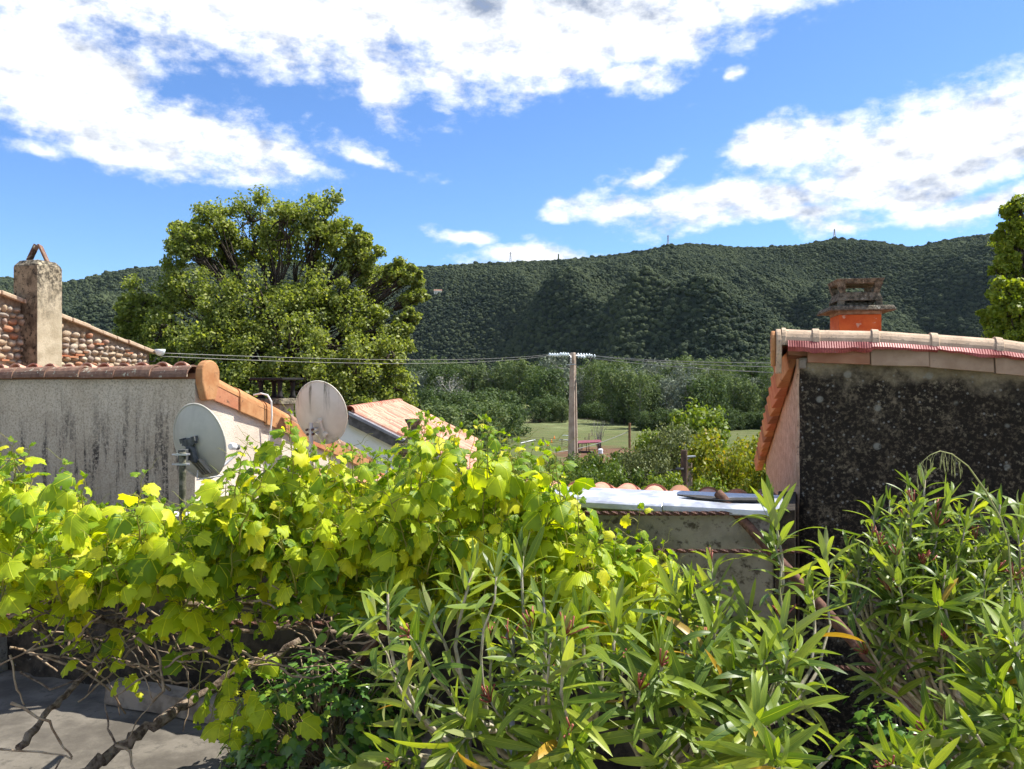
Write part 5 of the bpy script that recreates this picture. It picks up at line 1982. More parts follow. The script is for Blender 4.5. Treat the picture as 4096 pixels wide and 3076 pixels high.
    for i in range(n + 1):
        u = -.055 + i * 1.75 / n
        t = float(np.interp(u, tx, tz))
        wav = .0016 * (1 if i % 2 else -1)
        drop = .030 + .012 * math.sin(u * 7.0 + .6) + .010 * fbm3((u * 9, 0, 2), 2)
        for (lim, dd) in ((.40, .016), (.74, .006), (1.06, -.008), (1.6, -.012)):
            if u < lim:
                drop += dd
                break
        out = -.066 - .012 * abs(math.sin(u * 9)) + wav
        for (zz, oo) in ((t + .012, -.058 + wav), (t - drop * .5, out - .012), (t - drop, out - .004 - .008 * math.sin(u * 15))):
            vs.append(q(u, oo, zz))
    fs = []
    for i in range(n):
        for j in range(2):
            a = i * 3 + j
            fs.append((a, a + 1, a + 4, a + 3))
    k.add(vs, fs)
    fo = k.build('flashing_strip', M['flashing_red'], ro)
    sd = fo.modifiers.new('solid', 'SOLIDIFY')
    sd.thickness = .003
    # orange chimney with its mossy cowl
    Yc = 5.95
    cx = P(855, 384.5, Yc)
    px = Yc / F

    def zp(y):
        return (384.5 - y) * px
    c = Vector((cx.x, cx.y, 0))
    a1, a2 = Vector((.985, -.17, 0)), Vector((.17, .985, 0))

    def blk(b, hw0, hd0, z0, hw1, hd1, z1):
        b.hexa([c + a1 * x * hw0 + a2 * y * hd0 + Z3 * z0 for x, y in ((-1, -1), (1, -1), (1, 1), (-1, 1))] + [c + a1 * x * hw1 + a2 * y * hd1 + Z3 * z1 for x, y in ((-1, -1), (1, -1), (1, 1), (-1, 1))])
        return b
    co = blk(MB(), .148, .148, -.45, .148, .148, zp(316)).build('chimney', M['orange_paint'], o, bevel=.006)
    blk(MB(), .150, .150, zp(316) + .001, .152, .152, zp(313)).build('mortar_band', M['mortar'], co)
    blk(MB(), .235, .235, zp(313) + .001, .215, .215, zp(308)).build('collar_slab', M['moss_concrete'], co, bevel=.008)
    z0, z1, z2, z3, z4 = zp(308) + .001, zp(302.5), zp(294), zp(286), zp(281)
    for x in (-1, 1):
        for y in (-1, 1):
            k = MB()
            cc = c + a1 * x * .135 + a2 * y * .135
            k.hexa([cc + a1 * i * .022 + a2 * j * .022 + Z3 * z0 for i, j in ((-1, -1), (1, -1), (1, 1), (-1, 1))] + [cc - a1 * x * .006 - a2 * y * .006 + a1 * i * .022 + a2 * j * .022 + Z3 * (z1 + .004) for i, j in ((-1, -1), (1, -1), (1, 1), (-1, 1))])
            k.build('cowl_post', M['moss_concrete'], co)
            k = MB()
            cc = c + a1 * x * .118 + a2 * y * .118
            k.hexa([cc + a1 * i * .020 + a2 * j * .020 + Z3 * (z2 - .004) for i, j in ((-1, -1), (1, -1), (1, 1), (-1, 1))] + [cc + a1 * (x * .012 + i * .026) + a2 * (y * .012 + j * .026) + Z3 * (z3 + .004) for i, j in ((-1, -1), (1, -1), (1, 1), (-1, 1))])
            k.build('cowl_post', M['moss_concrete'], co)
    # band: four sloping panels round an open flue
    for d, w in ((a1, a2), (-a1, -a2), (a2, -a1), (-a2, a1)):
        k = MB()
        k.hexa([c + d * .158 - w * .158 + Z3 * z1, c + d * .158 + w * .158 + Z3 * z1, c + d * .13 + w * .13 + Z3 * z1, c + d * .13 - w * .13 + Z3 * z1,
                c + d * .136 - w * .136 + Z3 * z2, c + d * .136 + w * .136 + Z3 * z2, c + d * .108 + w * .108 + Z3 * z2, c + d * .108 - w * .108 + Z3 * z2])
        k.build('cowl_panel', M['moss_concrete'], co, bevel=.004)
    blk(MB(), .12, .12, z0 - .005, .10, .10, z0 + .03).build('flue_sill', M['moss_concrete'], co)
    blk(MB(), .150, .150, z3, .168, .168, z4).build('top_slab', M['moss_concrete'], co, bevel=.006)


build_lichen_house()

# ------------------------------------------------------------------ rusty pipes, twisted bars, timber


def build_ironwork():
    k = MB()
    a, b = P(718, 493, 4.33), P(915, 709, 3.45)
    b2 = b + (b - a).normalized() * .75
    k.tube([a, b2], .026, 14)
    k.build('rusty_pipe', M['rust'], None, True, 40)
    tag(bpy.data.objects['rusty_pipe'], 'rusty iron pipe leaning from the zinc coping down among the oleanders', 'pipe')
    k = MB()
    a, b = P(322, 709, 4.75), P(392, 618, 4.60)
    k.tube([a - (b - a).normalized() * .62, b + (b - a).normalized() * .55], .031, 14)
    o = k.build('rusty_pipe', M['rust'], None, True, 40)
    tag(o, 'thick rusty iron pipe slanting up out of the ivy', 'pipe')

    def bar(pa, pb, r, lab):
        pts = [pa + (pb - pa) * (i / 160) + Z3 * (-.03 * math.sin(math.pi * i / 160)) for i in range(161)]
        k = MB()
        k.tube(pts, r, 4, True, twist=.42)
        o = k.build('twisted_bar', M['rust_dark'])
        tag(o, lab, 'iron bar', 'rusty twisted iron bars of the trellis')
    bar(P(380, 500, 4.42), P(748, 513, 4.18), .0125, 'rusty twisted iron bar running just below the zinc coping')
    bar(P(380, 536, 4.45), P(812, 551, 4.0), .0115, 'second rusty twisted bar below the first, half hidden by leaves')
    bar(P(700, 652, 3.9), P(918, 668, 3.60), .013, 'lowest rusty twisted bar ending at the leaning pipe')
    bar(P(-40, 612, 4.7), P(420, 622, 4.45), .0125, 'twisted bar carrying the bare vine branches on the left')
    # grey drain pipe
    k = MB()
    a = P(509, 664, 4.42)
    lo = Vector((a.x, a.y, FLOOR + .004))
    k.tube([lo, a + Z3 * .35], .033, 16)
    k.tube([P(509, 744, 4.42) - Z3 * .03, P(509, 744, 4.42) + Z3 * .03], .039, 16)
    o = k.build('drain_pipe', M['pvc_grey'], None, True, 40)
    tag(o, 'grey plastic drain pipe standing against the dark wall', 'pipe')
    # short cut pipe poking from the vine
    k = MB()
    a, b = P(176, 564, 4.5), P(189, 560, 4.7)
    k.tube([a, b + (b - a)], .022, 12)
    o = k.build('pipe_stub', M['pvc_white'], None, True, 40)
    tag(o, 'pale cut pipe end poking out between the vine branches', 'pipe')
    # squared timbers along the foot of the wall
    random.seed(8)
    for (s0, s1, vv, lab) in ((1.35, 2.75, -.20, 'grey weathered beam lying at the wall foot behind the ivy'), (2.85, 4.05, -.26, 'weathered plank at the wall foot right of the ivy')):
        k = MB()
        n = 14
        vs = []
        for i in range(n + 1):
            s = s0 + (s1 - s0) * i / n
            for (dv, dz) in ((-.07, .01), (.07, .01), (.065, .15), (-.06, .14)):
                vs.append(pq(s, vv + dv + jit(.006), FLOOR + dz + jit(.005)))
        fs = [(i * 4 + j, i * 4 + (j + 1) % 4, (i + 1) * 4 + (j + 1) % 4, (i + 1) * 4 + j) for i in range(n) for j in range(4)]
        fs += [(3, 2, 1, 0), (n * 4, n * 4 + 1, n * 4 + 2, n * 4 + 3)]
        k.add(vs, fs)
        o = k.build('timber_beam', M['timber_grey'])
        tag(o, lab, 'timber')
    # pale rendered pillar at the left edge
    k = MB()
    k.box(pq(-.25, -.16, FLOOR), F1 * .36, F2 * .14, Z3 * .78)
    o = k.build('wall_pillar', M['parapet_render'], None, bevel=.01)
    tag(o, 'short pale concrete pillar against the wall at the left edge', 'pillar')


build_ironwork()

# ------------------------------------------------------------------ pole, wires, meadow furniture


def build_pole_and_wires():
    Y = 36.0
    top = P(573, 352.5, Y)
    gz = float(ground_z(top.x, Y))
    o = thing('utility_pole', (top.x, Y, gz), 'tall concrete utility pole with glass insulators beyond the tiled roof', 'utility pole')
    ca, sa = math.cos(R(-38)), math.sin(R(-38))
    xa, ya = Vector((ca, sa, 0)), Vector((-sa, ca, 0))

    def sec(hw, hd, notch):
        # one face carries a long recess
        n = notch
        return [(-hw, -hd), (hw, -hd), (hw, -hd * .45), (hw - n, -hd * .35), (hw - n, hd * .35), (hw, hd * .45), (hw, hd), (-hw, hd)]
    k = MB()
    ztop, zmid = top.z, (384.5 - 381) / F * Y
    zs = [(gz - .3, .24, .19, .09), (zmid, .125, .105, .05), (zmid + .02, .124, .104, .004), (ztop - .05, .10, .09, .004), (ztop, .075, .07, .003)]
    vs, fs = [], []
    for (z, hw, hd, nn) in zs:
        for (x, y) in sec(hw, hd, nn):
            vs.append(Vector((top.x, Y, z)) + xa * x + ya * y)
    for i in range(len(zs) - 1):
        for j in range(8):
            j2 = (j + 1) % 8
            fs.append((i * 8 + j, i * 8 + j2, (i + 1) * 8 + j2, (i + 1) * 8 + j))
    fs += [tuple(reversed(range(8))), tuple((len(zs) - 1) * 8 + j for j in range(8))]
    k.add(vs, fs)
    k.build('shaft', M['concrete_pole'], o)
    za = (384.5 - 355.5) / F * Y
    k = MB()
    k.tube([Vector((top.x - .55, Y - .25, za)), Vector((top.x + .5, Y + .3, za))], .035, 6)
    k.build('crossarm', M['steel'], o)
    strings = []

    def string(a, d, nd):
        d = d.normalized()
        k = MB()
        for i in range(nd):
            k.lathe(a + d * (.10 + i * .13), [(.02, 0), (.085, .01), (.095, .035), (.045, .06), (.02, .10)], 12, d)
        k.build('insulator_string', M['glass_insulator'], o, True)
        return a + d * (.12 + nd * .13)
    L1 = string(Vector((top.x - .50, Y - .22, za + .0)), Vector((-1, -.5, .02)), 5)
    L2 = string(Vector((top.x - .12, Y - .12, za + .03)), Vector((-1, -.5, .02)), 4)
    R1 = string(Vector((top.x + .10, Y - .10, za + .03)), Vector((1, -.25, -.05)), 5)
    R2 = string(Vector((top.x + .50, Y + .28, za + .0)), Vector((1, -.25, -.05)), 4)
    R3 = string(Vector((top.x + .12, Y - .16, za - .05)), Vector((1, -.4, -.08)), 3)
    k = MB()
    k.tube([Vector((top.x - .12, Y - .2, za - .02)), Vector((top.x - .12, Y - .2, za - .42))], .022, 6)
    for i in range(3):
        k.lathe(Vector((top.x - .12, Y - .2, za - .14 - .1 * i)), [(.02, 0), (.06, .02), (.02, .05)], 10)
    k.tube([Vector((top.x - .34, Y - .2, za - .44)), Vector((top.x + .10, Y - .2, za - .40))], .025, 6)
    k.build('hanging_bracket', M['steel'], o, True)
    k = MB()
    for s, e in ((L1, Vector((top.x - .1, Y - .25, za - .42))), (R1, Vector((top.x + .1, Y - .25, za - .42)))):
        m = (s + e) / 2 - Z3 * .75
        k.tube(bez(s, m, e, 8), .012, 5)
    k.build('jumper_wire', M['wire'], o, True)

    def wire(a, b, sag, r, label):
        pts = []
        n = 40
        for i in range(n + 1):
            t = i / n
            p = a.lerp(b, t)
            p.z -= sag * 4 * t * (1 - t)
            pts.append(p)
        k = MB()
        k.tube(pts, r, 5)
        w = k.build('power_line', M['wire'], None, True)
        tag(w, label, 'wire')
    ws = WIRE_START + Vector((0, 0, .03))
    wire(ws, L1, .16, .0055, 'upper power line from the cobblestone house to the concrete pole')
    wire(ws - Vector((0, 0, .05)), L2, .24, .0055, 'lower power line from the cobblestone house to the concrete pole')
    wire(R1, P(830, 363, 17), .10, .0105, 'uppermost power line running right from the pole')
    wire(R2, P(830, 368, 17), .10, .0105, 'middle power line running right from the pole')
    wire(R3, P(830, 375, 17), .10, .0105, 'lowest power line running right from the pole')


build_pole_and_wires()


def build_meadow():
    random.seed(91)
    gz = -14.0

    def G(px, py):
        """point on the meadow seen at (px, py)"""
        Y = 14.0 * F / (py - 384.5)
        p = P(px, py, Y)
        z = float(ground_z(p.x, Y)) + 0.25 * math.sin(p.x * 0.07 + Y * 0.031) * math.cos(Y * 0.05)
        return Vector((p.x, Y, z))
    # brown wooden post with its rope
    Y = 70.0
    t = P(629.5, 423, Y)
    g = float(ground_z(t.x, Y))
    k = MB()
    pts = [Vector((t.x, Y, g - .3)) + Vector((jit(.02), 0, (t.z - g + .3) * i / 8)) for i in range(9)]
    k.tube(pts, [.135, .13, .128, .124, .12, .118, .115, .112, .11], 10)
    o = k.build('wooden_post', M['wood_pole'], None, True, 50)
    tag(o, 'tall brown wooden post standing before the trodden earth', 'post')
    k = MB()
    a = P(629.5, 431, Y)
    b = P(548, 453, 66)
    k.tube([a.lerp(b, i / 16) - Z3 * (.35 * 4 * (i / 16) * (1 - i / 16)) for i in range(17)], .03, 5)
    o = k.build('rope', M['wire'], None, True)
    tag(o, 'pale rope sagging from the brown wooden post to the left', 'rope')
    # two low posts, the right one with a lamp
    Y = 25.0
    t = P(683.5, 450, Y)
    g = float(ground_z(t.x, Y))
    o = thing('telephone_pole', (t.x, Y, g), 'dark brown wooden pole with crossarm among the bright trees', 'pole')
    k = MB()
    k.tube([Vector((t.x, Y, g - .3)), Vector((t.x + .02, Y, t.z))], [.14, .10], 10)
    k.build('shaft', M['wood_dark'], o, True, 50)
    k = MB()
    k.tube([P(676, 468.8, Y - .1), P(683.5, 469, Y - .1)], .05, 6)
    k.build('crossarm', M['fascia_dark'], o)
    k = MB()
    a, b = P(676, 469, Y - .1), P(560, 474, 34)
    k.tube([a.lerp(b, i / 12) - Z3 * (.25 * 4 * (i / 12) * (1 - i / 12)) for i in range(13)], .010, 5)
    o2 = k.build('telephone_line', M['fascia_dark'], None, True)
    tag(o2, 'thin dark line running left from the dark brown pole', 'wire')
    t = P(690, 463, Y + 1)
    o = thing('lamp_post', (t.x, Y + 1, g), 'grey lamp post with flat lamp head beside the dark brown pole', 'lamp post')
    k = MB()
    k.tube([Vector((t.x, Y + 1, g - .3)), t], [.10, .075], 10)
    k.build('shaft', M['concrete_pole'], o, True, 50)
    k = MB()
    k.tube([P(689.5, 466, Y + .9), P(686, 460, Y + .8), P(690, 457.5, Y + .8)], .025, 6)
    k.build('arm', M['steel'], o, True)
    k = MB()
    k.cbox(P(690, 456.6, Y + .8), Vector((.36, 0, .02)), Vector((0, .16, 0)), Z3 * .06)
    k.build('lamp_head', M['steel'], o, bevel=.02)
    # meadow fences: posts and rails
    runs = [([(496, 431), (515, 426), (534, 423), (552, 422.6), (570, 422.6), (588, 422.6), (606, 424)], 'wire fence across the flowered far part of the meadow', 1.5),
            ([(578, 455), (582, 450), (585, 445), (589, 440), (592, 436)], 'fence corner of dark posts along the right of the riding ground', 1.9),
            ([(512, 444), (543, 443.5), (562, 445), (578, 450)], 'wire fence along the near side of the riding ground', 1.5)]
    for pts, lab, hh in runs:
        g0 = [G(*p) for p in pts]
        o = thing('paddock_fence', g0[0], lab, 'fence')
        for p in g0:
            k = MB()
            k.tube([p - Z3 * .3, p + Z3 * hh], .09, 6)
            k.build('post', M['wood_dark'], o)
        for h in (.45, .9, 1.35):
            k = MB()
            k.tube([p + Z3 * h for p in g0], .035, 4)
            k.build('rail', M['wood_dark'], o)
    # white jump poles on the grass
    for a, b, lab in (((563, 436), (575, 436.5), 'pale jump pole lying farthest on the riding ground'), ((560, 440), (576, 441), 'pale jump pole lying nearer by the dark posts'), ((521, 444.5), (535, 440.5), 'pale jump pole lying apart at the left of the riding ground')):
        p, q_ = G(*a), G(*b)
        k = MB()
        k.tube([p + Z3 * .25, q_ + Z3 * .25], .10, 8)
        for e in (p, q_):
            k.tube([e - Z3 * .05, e + Z3 * .2], .12, 6)
        o = k.build('jump_pole', M['pvc_white'])
        tag(o, lab, 'jump pole')
    for (px, py), lab in (((548, 446), 'orange traffic cone nearest on the riding ground'), ((551.5, 442.5), 'orange traffic cone in the middle of the three'), ((554.3, 438.5), 'orange traffic cone farthest on the riding ground')):
        p = G(px, py)
        o = thing('traffic_cone', p, lab, 'cone')
        k = MB()
        k.lathe(p + Z3 * .06, [(.26, 0), (.2, .15), (.12, .5), (.05, .8)], 10)
        k.build('body', M['cone_orange'], o, True)
        k = MB()
        k.cbox(p + Z3 * .03, Vector((.7, 0, 0)), Vector((0, .7, 0)), Z3 * .06)
        k.build('foot', M['cone_orange'], o)
    # green octagonal hut
    c = G(526, 415)
    o = thing('garden_hut', c, 'small green octagonal hut with mossy roof at the meadow edge', 'hut')
    rr = 5.2
    sc = c.y / F
    rw = 13.0 * sc / 2 * .95
    hw = 7.3 * sc
    ring = [Vector((math.cos(R(22.5 + 45 * i)) * rw, math.sin(R(22.5 + 45 * i)) * rw, 0)) for i in range(8)]
    k = MB()
    k.prism([c + p - Z3 * .3 for p in ring], Z3 * (hw + .3))
    k.build('wall', M['shed_wall'], o)
    k = MB()
    k.hexa([c + Vector((1.2 + x, -rw * .97 + y, z)) for z in (0, hw * .85) for x, y in ((0, -.06), (1.0, -.06), (1.0, .1), (0, .1))])
    k.build('door', M['fascia_dark'], o)
    k = MB()
    vs = [c + p * 1.12 + Z3 * (hw * .98) for p in ring] + [c + p * .35 + Z3 * (hw + 3.2 * sc) for p in ring] + [c + Z3 * (hw + 4.0 * sc)]
    fs = [(i, (i + 1) % 8, 8 + (i + 1) % 8, 8 + i) for i in range(8)] + [(8 + i, 8 + (i + 1) % 8, 16) for i in range(8)] + [tuple(reversed(range(8)))]
    k.add(vs, fs)
    k.build('roof', M['shed_roof'], o)
    # maroon shelter
    c = G(589, 452)
    o = thing('field_shelter', c, 'low shelter with flat maroon roof in the trodden paddock', 'shelter')
    sc = c.y / F
    w2, d2, h2 = 12.5 * sc, 6.0, 1.9
    k = MB()
    k.hexa([c + Vector((-w2, -d2 / 2, h2)), c + Vector((w2 * .9, -d2 / 2, h2 + .25)), c + Vector((w2, d2 / 2, h2 + .3)), c + Vector((-w2 * .75, d2 / 2, h2 + .1)), c + Vector((-w2, -d2 / 2, h2 + .16)), c + Vector((w2 * .9, -d2 / 2, h2 + .41)), c + Vector((w2, d2 / 2, h2 + .46)), c + Vector((-w2 * .75, d2 / 2, h2 + .26))])
    k.build('roof', M['maroon'], o)
    for x in (-.9, -.1, .85):
        for y in (-.4, .4):
            k = MB()
            k.tube([c + Vector((x * w2, y * d2, -.2)), c + Vector((x * w2, y * d2, h2 + .1))], .09, 6)
            k.build('post', M['wood_dark'], o)
    k = MB()
    p = G(600.5, 454)
    k.lathe(p, [(.3, 0), (.5, .1), (.5, .9), (.35, 1.05), (.1, 1.1)], 14)
    o = k.build('water_barrel', M['pvc_white'], None, True, 40)
    tag(o, 'small white barrel beside the maroon shelter', 'barrel')
    # bare shrub in the paddock
    p = G(599, 449)
    o = thing('bare_shrub', p, 'leafless grey shrub standing in the trodden paddock', 'shrub')
    k = MB()
    for i in range(22):
        a = random.uniform(0, 6.28)
        e = p + Vector((math.cos(a) * random.uniform(.6, 2.4), math.sin(a) * random.uniform(.5, 2), random.uniform(3.0, 6.5)))
        st = p + Vector((jit(.3), jit(.3), 0))
        m = (st + e) / 2 + Vector((0, 0, .9))
        k.tube(wobble(bez(st, m, e, 6), .12), [.07, .06, .05, .04, .035, .03, .02], 5)
    k.build('branches', M['bark_pale'], o, True)
    # grazing white horse, half hidden by the tallest tree
    p = G(688, 432)
    o = thing('horse', p, 'white horse grazing behind the tallest bright tree', 'horse')
    bm = bpy.data.meshes.new('body')
    J = [(0, 0, 1.15), (.45, 0, 1.2), (.8, 0, 1.25), (-.45, 0, 1.2), (-.75, 0, 1.22),
         (1.05, 0, 1.05), (1.3, 0, .72), (1.48, 0, .42), (1.62, 0, .22),
         (.68, .2, .95), (.70, .2, .5), (.68, .2, .02), (.68, -.2, .95), (.76, -.2, .5), (.74, -.2, .02),
         (-.70, .22, .95), (-.60, .22, .72), (-.82, .22, .45), (-.76, .22, .02), (-.70, -.22, .95), (-.56, -.22, .72), (-.74, -.22, .45), (-.68, -.22, .02),
         (-1.0, 0, 1.15), (-1.08, 0, .6)]
    Ed = [(0, 1), (1, 2), (0, 3), (3, 4), (2, 5), (5, 6), (6, 7), (7, 8), (2, 9), (9, 10), (10, 11), (2, 12), (12, 13), (13, 14), (4, 15), (15, 16), (16, 17), (17, 18), (4, 19), (19, 20), (20, 21), (21, 22), (4, 23), (23, 24)]
    Rd = [.33, .33, .30, .31, .32, .22, .16, .13, .09, .15, .07, .06, .15, .07, .06, .18, .12, .07, .06, .18, .12, .07, .06, .06, .05]
    bm.from_pydata([tuple(p + Vector((-x * 1.25, y * 1.25, z * 1.25))) for x, y, z in J], Ed, [])
    bm.materials.append(M['horse_coat'])
    ho = link_obj('body', bm, None, o)
    md = ho.modifiers.new('skin', 'SKIN')
    for i, sv in enumerate(bm.skin_vertices[0].data):
        sv.radius = (Rd[i] * 1.2, Rd[i] * 1.2)
        sv.use_root = i == 0
    ho.modifiers.new('sub', 'SUBSURF').levels = 1
    ho.modifiers['sub'].render_levels = 1
    # far things on the hills
    for (px, py0, py1, D, lab) in ((510.5, 265, 252, 1690, 'thin lattice pylon left of the dark conifer on the skyline'), (668, 249, 235, 1690, 'thin lattice pylon on the skyline in the middle of the range'), (834.5, 242, 229, 1690, 'thin lattice pylon on the highest knoll of the skyline')):
        a, b = P(px, py0, D), P(px, py1, D)
        o = thing('pylon', a, lab, 'pylon')
        k = MB()
        h = (b - a).length
        for sx in (-1, 1):
            for sy in (-1, 1):
                k.tube([a + Vector((sx * 2.6, sy * 2.6, -3)), a + Vector((sx * .5, sy * .5, h))], .45, 4)
        for i in range(7):
            z = h * i / 7
            w_ = 2.6 - 2.1 * i / 7
            k.tube([a + Vector((-w_, -w_, z)), a + Vector((w_, w_, z + h / 7))], .3, 4)
            k.tube([a + Vector((w_, -w_, z)), a + Vector((-w_, w_, z + h / 7))], .3, 4)
        k.build('lattice', M['gutter_grey'], o)
        k = MB()
        k.tube([b + Vector((-3.5, 0, -2.5)), b + Vector((3.5, 0, -2.5))], .45, 4)
        k.build('crossarm', M['gutter_grey'], o)
    a = P(558.5, 263, 1680)
    o = thing('conifer', a, 'narrow dark conifer sticking up alone on the skyline', 'tree')
    k = MB()
    k.tube([a - Z3 * 3, a + Z3 * 19], .6, 5)
    k.build('trunk', M['bark'], o)
    v = []
    cs = [np.array(a + Vector((jit(1.2) * (1 - i / 14), jit(1.2), 1 + i * 1.35))) for i in range(14)]
    link_obj('crown', crown_mesh('crown', cs, [2.6 * (1 - i / 18) for i in range(14)], 40, 1.7, M['belt_dark']), None, o)
    a = P(437, 293, 1240)
    for yy in range(700, 1650, 5):
        t_ = P(437, 293, yy)
        if float(hill_z(np.array([t_.x]), np.array([t_.y]))[0]) + 5 > t_.z:
            a = t_
            break
    o = thing('hillside_house', a, 'tiny pale house high on the wooded slope', 'house')
    zh = float(hill_z(np.array([a.x]), np.array([a.y]))[0])
    a.z = zh + 5
    k = MB()
    k.box(a + Vector((-6, 0, -8)), Vector((15, 0, 0)), Vector((0, 8, 0)), Z3 * 12)
    k.build('wall', M['cream_paint'], o)
    k = MB()
    k.prism([a + Vector((-6.6, -.6, 4.01)), a + Vector((-6.6, 8.6, 4.01)), a + Vector((-6.6, 4, 6.2))], Vector((16.2, 0, 0)))
    k.build('roof', M['tile_pink'], o)


build_meadow()

# ------------------------------------------------------------------ leaf shapes


def vine_leaf_mesh(seed):
    rs = random.Random(seed)
    lob = [(0, .64), (56, .56), (-56, .56), (112, .49), (-112, .49)]
    lob = [(a + rs.uniform(-5, 5), l * rs.uniform(.9, 1.1)) for a, l in lob]
    NO, NR = 30, 10
    cy = .26
    outer, ring = [], []
    for i in range(NO):
        th = -180 + 360 * (i + .5) / NO
        r = .36
        for a, l in lob:
            d = abs((th - a + 180) % 360 - 180)
            r = max(r, l * (1 - .27 * (d / 30) ** 1.4) if d < 50 else 0)
        r *= 1 + (.07 if i % 2 else -.06)
        if abs(th) > 168:
            r = .20
        outer.append((math.sin(R(th)) * r, cy + math.cos(R(th)) * r))
    for j in range(NR):
        k = 3 * j
        x, y = outer[k]
        ring.append((x * .5, cy + (y - cy) * .5))
    cup, wav, ph, fold = rs.uniform(.1, .75), rs.uniform(.04, .11), rs.uniform(0, 6), rs.uniform(-.5, .6)

    def zz(x, y):
        r2 = x * x + (y - cy) ** 2
        return -cup * r2 + fold * abs(x) * .55 + wav * math.sin(7 * x + ph) * math.cos(6 * y + ph * 1.7)
    pts = [(0, cy * .75)] + ring + outer
    v = [(x, y, zz(x, y)) for x, y in pts]
    f = []
    for j in range(NR):
        j2 = (j + 1) % NR
        f.append((0, 1 + j2, 1 + j))
        o = 1 + NR
        a, b, c, d = o + 3 * j, o + 3 * j + 1, o + 3 * j + 2, o + (3 * j + 3) % NO
        f += [(1 + j, b, a), (1 + j, c, b), (1 + j, 1 + j2, c), (c, 1 + j2, d)]
    f = [t[::-1] for t in f]
    return np.array(v), np.array(f), np.array([(x, y) for x, y, z in v])


def blade_mesh(seed, width=.152, n=7, curve=None, fold=None):
    """long pointed leaf along +Y with a folded midrib"""
    rs = random.Random(seed)
    cv = rs.uniform(-.95, .10) if curve is None else curve
    fd = rs.uniform(.1, .4) if fold is None else fold
    tw = rs.uniform(-.5, .5)
    v, uv, f = [], [], []
    y, z, a = 0.0, 0.0, 0.0
    for i in range(n + 1):
        t = i / n
        w = width * .5 * (math.sin(math.pi * min(1, .05 + t * .95) ** .92) ** .62) if 0 < i < n else width * (.06 if i == 0 else .01)
        ct, st = math.cos(tw * t), math.sin(tw * t)
        for s in (-1, 0, 1):
            x = s * w
            zz = abs(s) * w * fd
            v.append((x * ct - zz * st, y, z + x * st + zz * ct))

            uv.append((s * .5, t))
        a += cv / n * 1.6
        y += math.cos(a) / n
        z += math.sin(a) / n
    for i in range(n):
        for s in (0, 1):
            b = i * 3 + s
            f.append((b, b + 1, b + 4, b + 3))
    return np.array(v), np.array(f), np.array(uv)


def ivy_mesh(seed):
    rs = random.Random(seed)
    o = [(0, 0), (.22, -.10), (.42, .05), (.34, .28), (.50, .48), (.24, .55), (.0, 1.0), (-.24, .55), (-.50, .48), (-.34, .28), (-.42, .05), (-.22, -.10)]
    v = [(0, .3, .04)] + [(x * rs.uniform(.9, 1.1), y, -.12 * abs(x) + rs.uniform(-.05, .05)) for x, y in o]
    f = [(0, 1 + i, 1 + (i + 1) % 12) for i in range(12)]
    return np.array(v), np.array(f), np.array([(p[0], p[1]) for p in v])


def ovate_mesh(seed):
    rs = random.Random(seed)
    o = [(0, 0), (.18, .12), (.27, .35), (.22, .60), (.10, .84), (0, 1.0), (-.10, .84), (-.22, .60), (-.27, .35), (-.18, .12)]
    c = rs.uniform(.1, .5)
    v = [(0, .4, -.05)] + [(x * rs.uniform(.9, 1.1), y, -c * (y - .4) ** 2 + .25 * abs(x)) for x, y in o]
    f = [(0, 1 + i, 1 + (i + 1) % 10) for i in range(10)]
    return np.array(v), np.array(f), np.array([(p[0], p[1]) for p in v])


class Foliage:
    """collects leaves of one plant: the largest become parts, the rest one part marked as stuff"""
    def __init__(self, shapes, mat, name='leaf'):
        self.shapes = shapes
        self.mat = mat
        self.name = name
        self.items = []

    def add(self, Mx, size, rnd=None):
        self.items.append((Mx, random.randrange(len(self.shapes)), random.random() * .98 if rnd is None else rnd, size))

    def build(self, parent, nmax=295, restname='foliage'):
        def score(it):
            p = it[0].translation
            return it[3] / max(p.y, .3)
        its = sorted(self.items, key=score, reverse=True)
        inside = [i for i in its if abs(i[0].translation.x) < i[0].translation.y * .66 and i[0].translation.z > -i[0].translation.y * .495]
        ids = set(id(i) for i in inside[:nmax])
        mes = [np_mesh(self.name, v, f, [self.mat], uv=uv, smooth=True) for v, f, uv in self.shapes]
        for it in its:
            if id(it) in ids:
                link_obj(self.name, mes[it[1]], it[0], parent)
        rest = [i for i in its if id(i) not in ids]
        if rest:
            V, Fc, U, Rn, b = [], [], [], [], 0
            for Mx, k, rn, s in rest:
                v, f, uv = self.shapes[k]
                m = np.array(Mx)
                V.append(v @ m[:3, :3].T + m[:3, 3])
                Fc.append(f + b)
                U.append(uv)
                Rn.append(np.full(len(v), rn))
                b += len(v)
            me = np_mesh(restname, np.concatenate(V), np.concatenate(Fc), [self.mat], uv=np.concatenate(U), rnd=np.concatenate(Rn), smooth=True)
            tag(link_obj(restname, me, None, parent), kind='stuff')


def leaf_frame(p, nrm, tip, size):
    n = Vector(nrm).normalized()
    t = Vector(tip)
    t = t - n * t.dot(n)
    t = t.normalized() if t.length > 1e-5 else n.orthogonal().normalized()
    return frame(p, t.cross(n), t, n, size)


def rv(s=1.0):
    return Vector((random.gauss(0, s), random.gauss(0, s), random.gauss(0, s)))


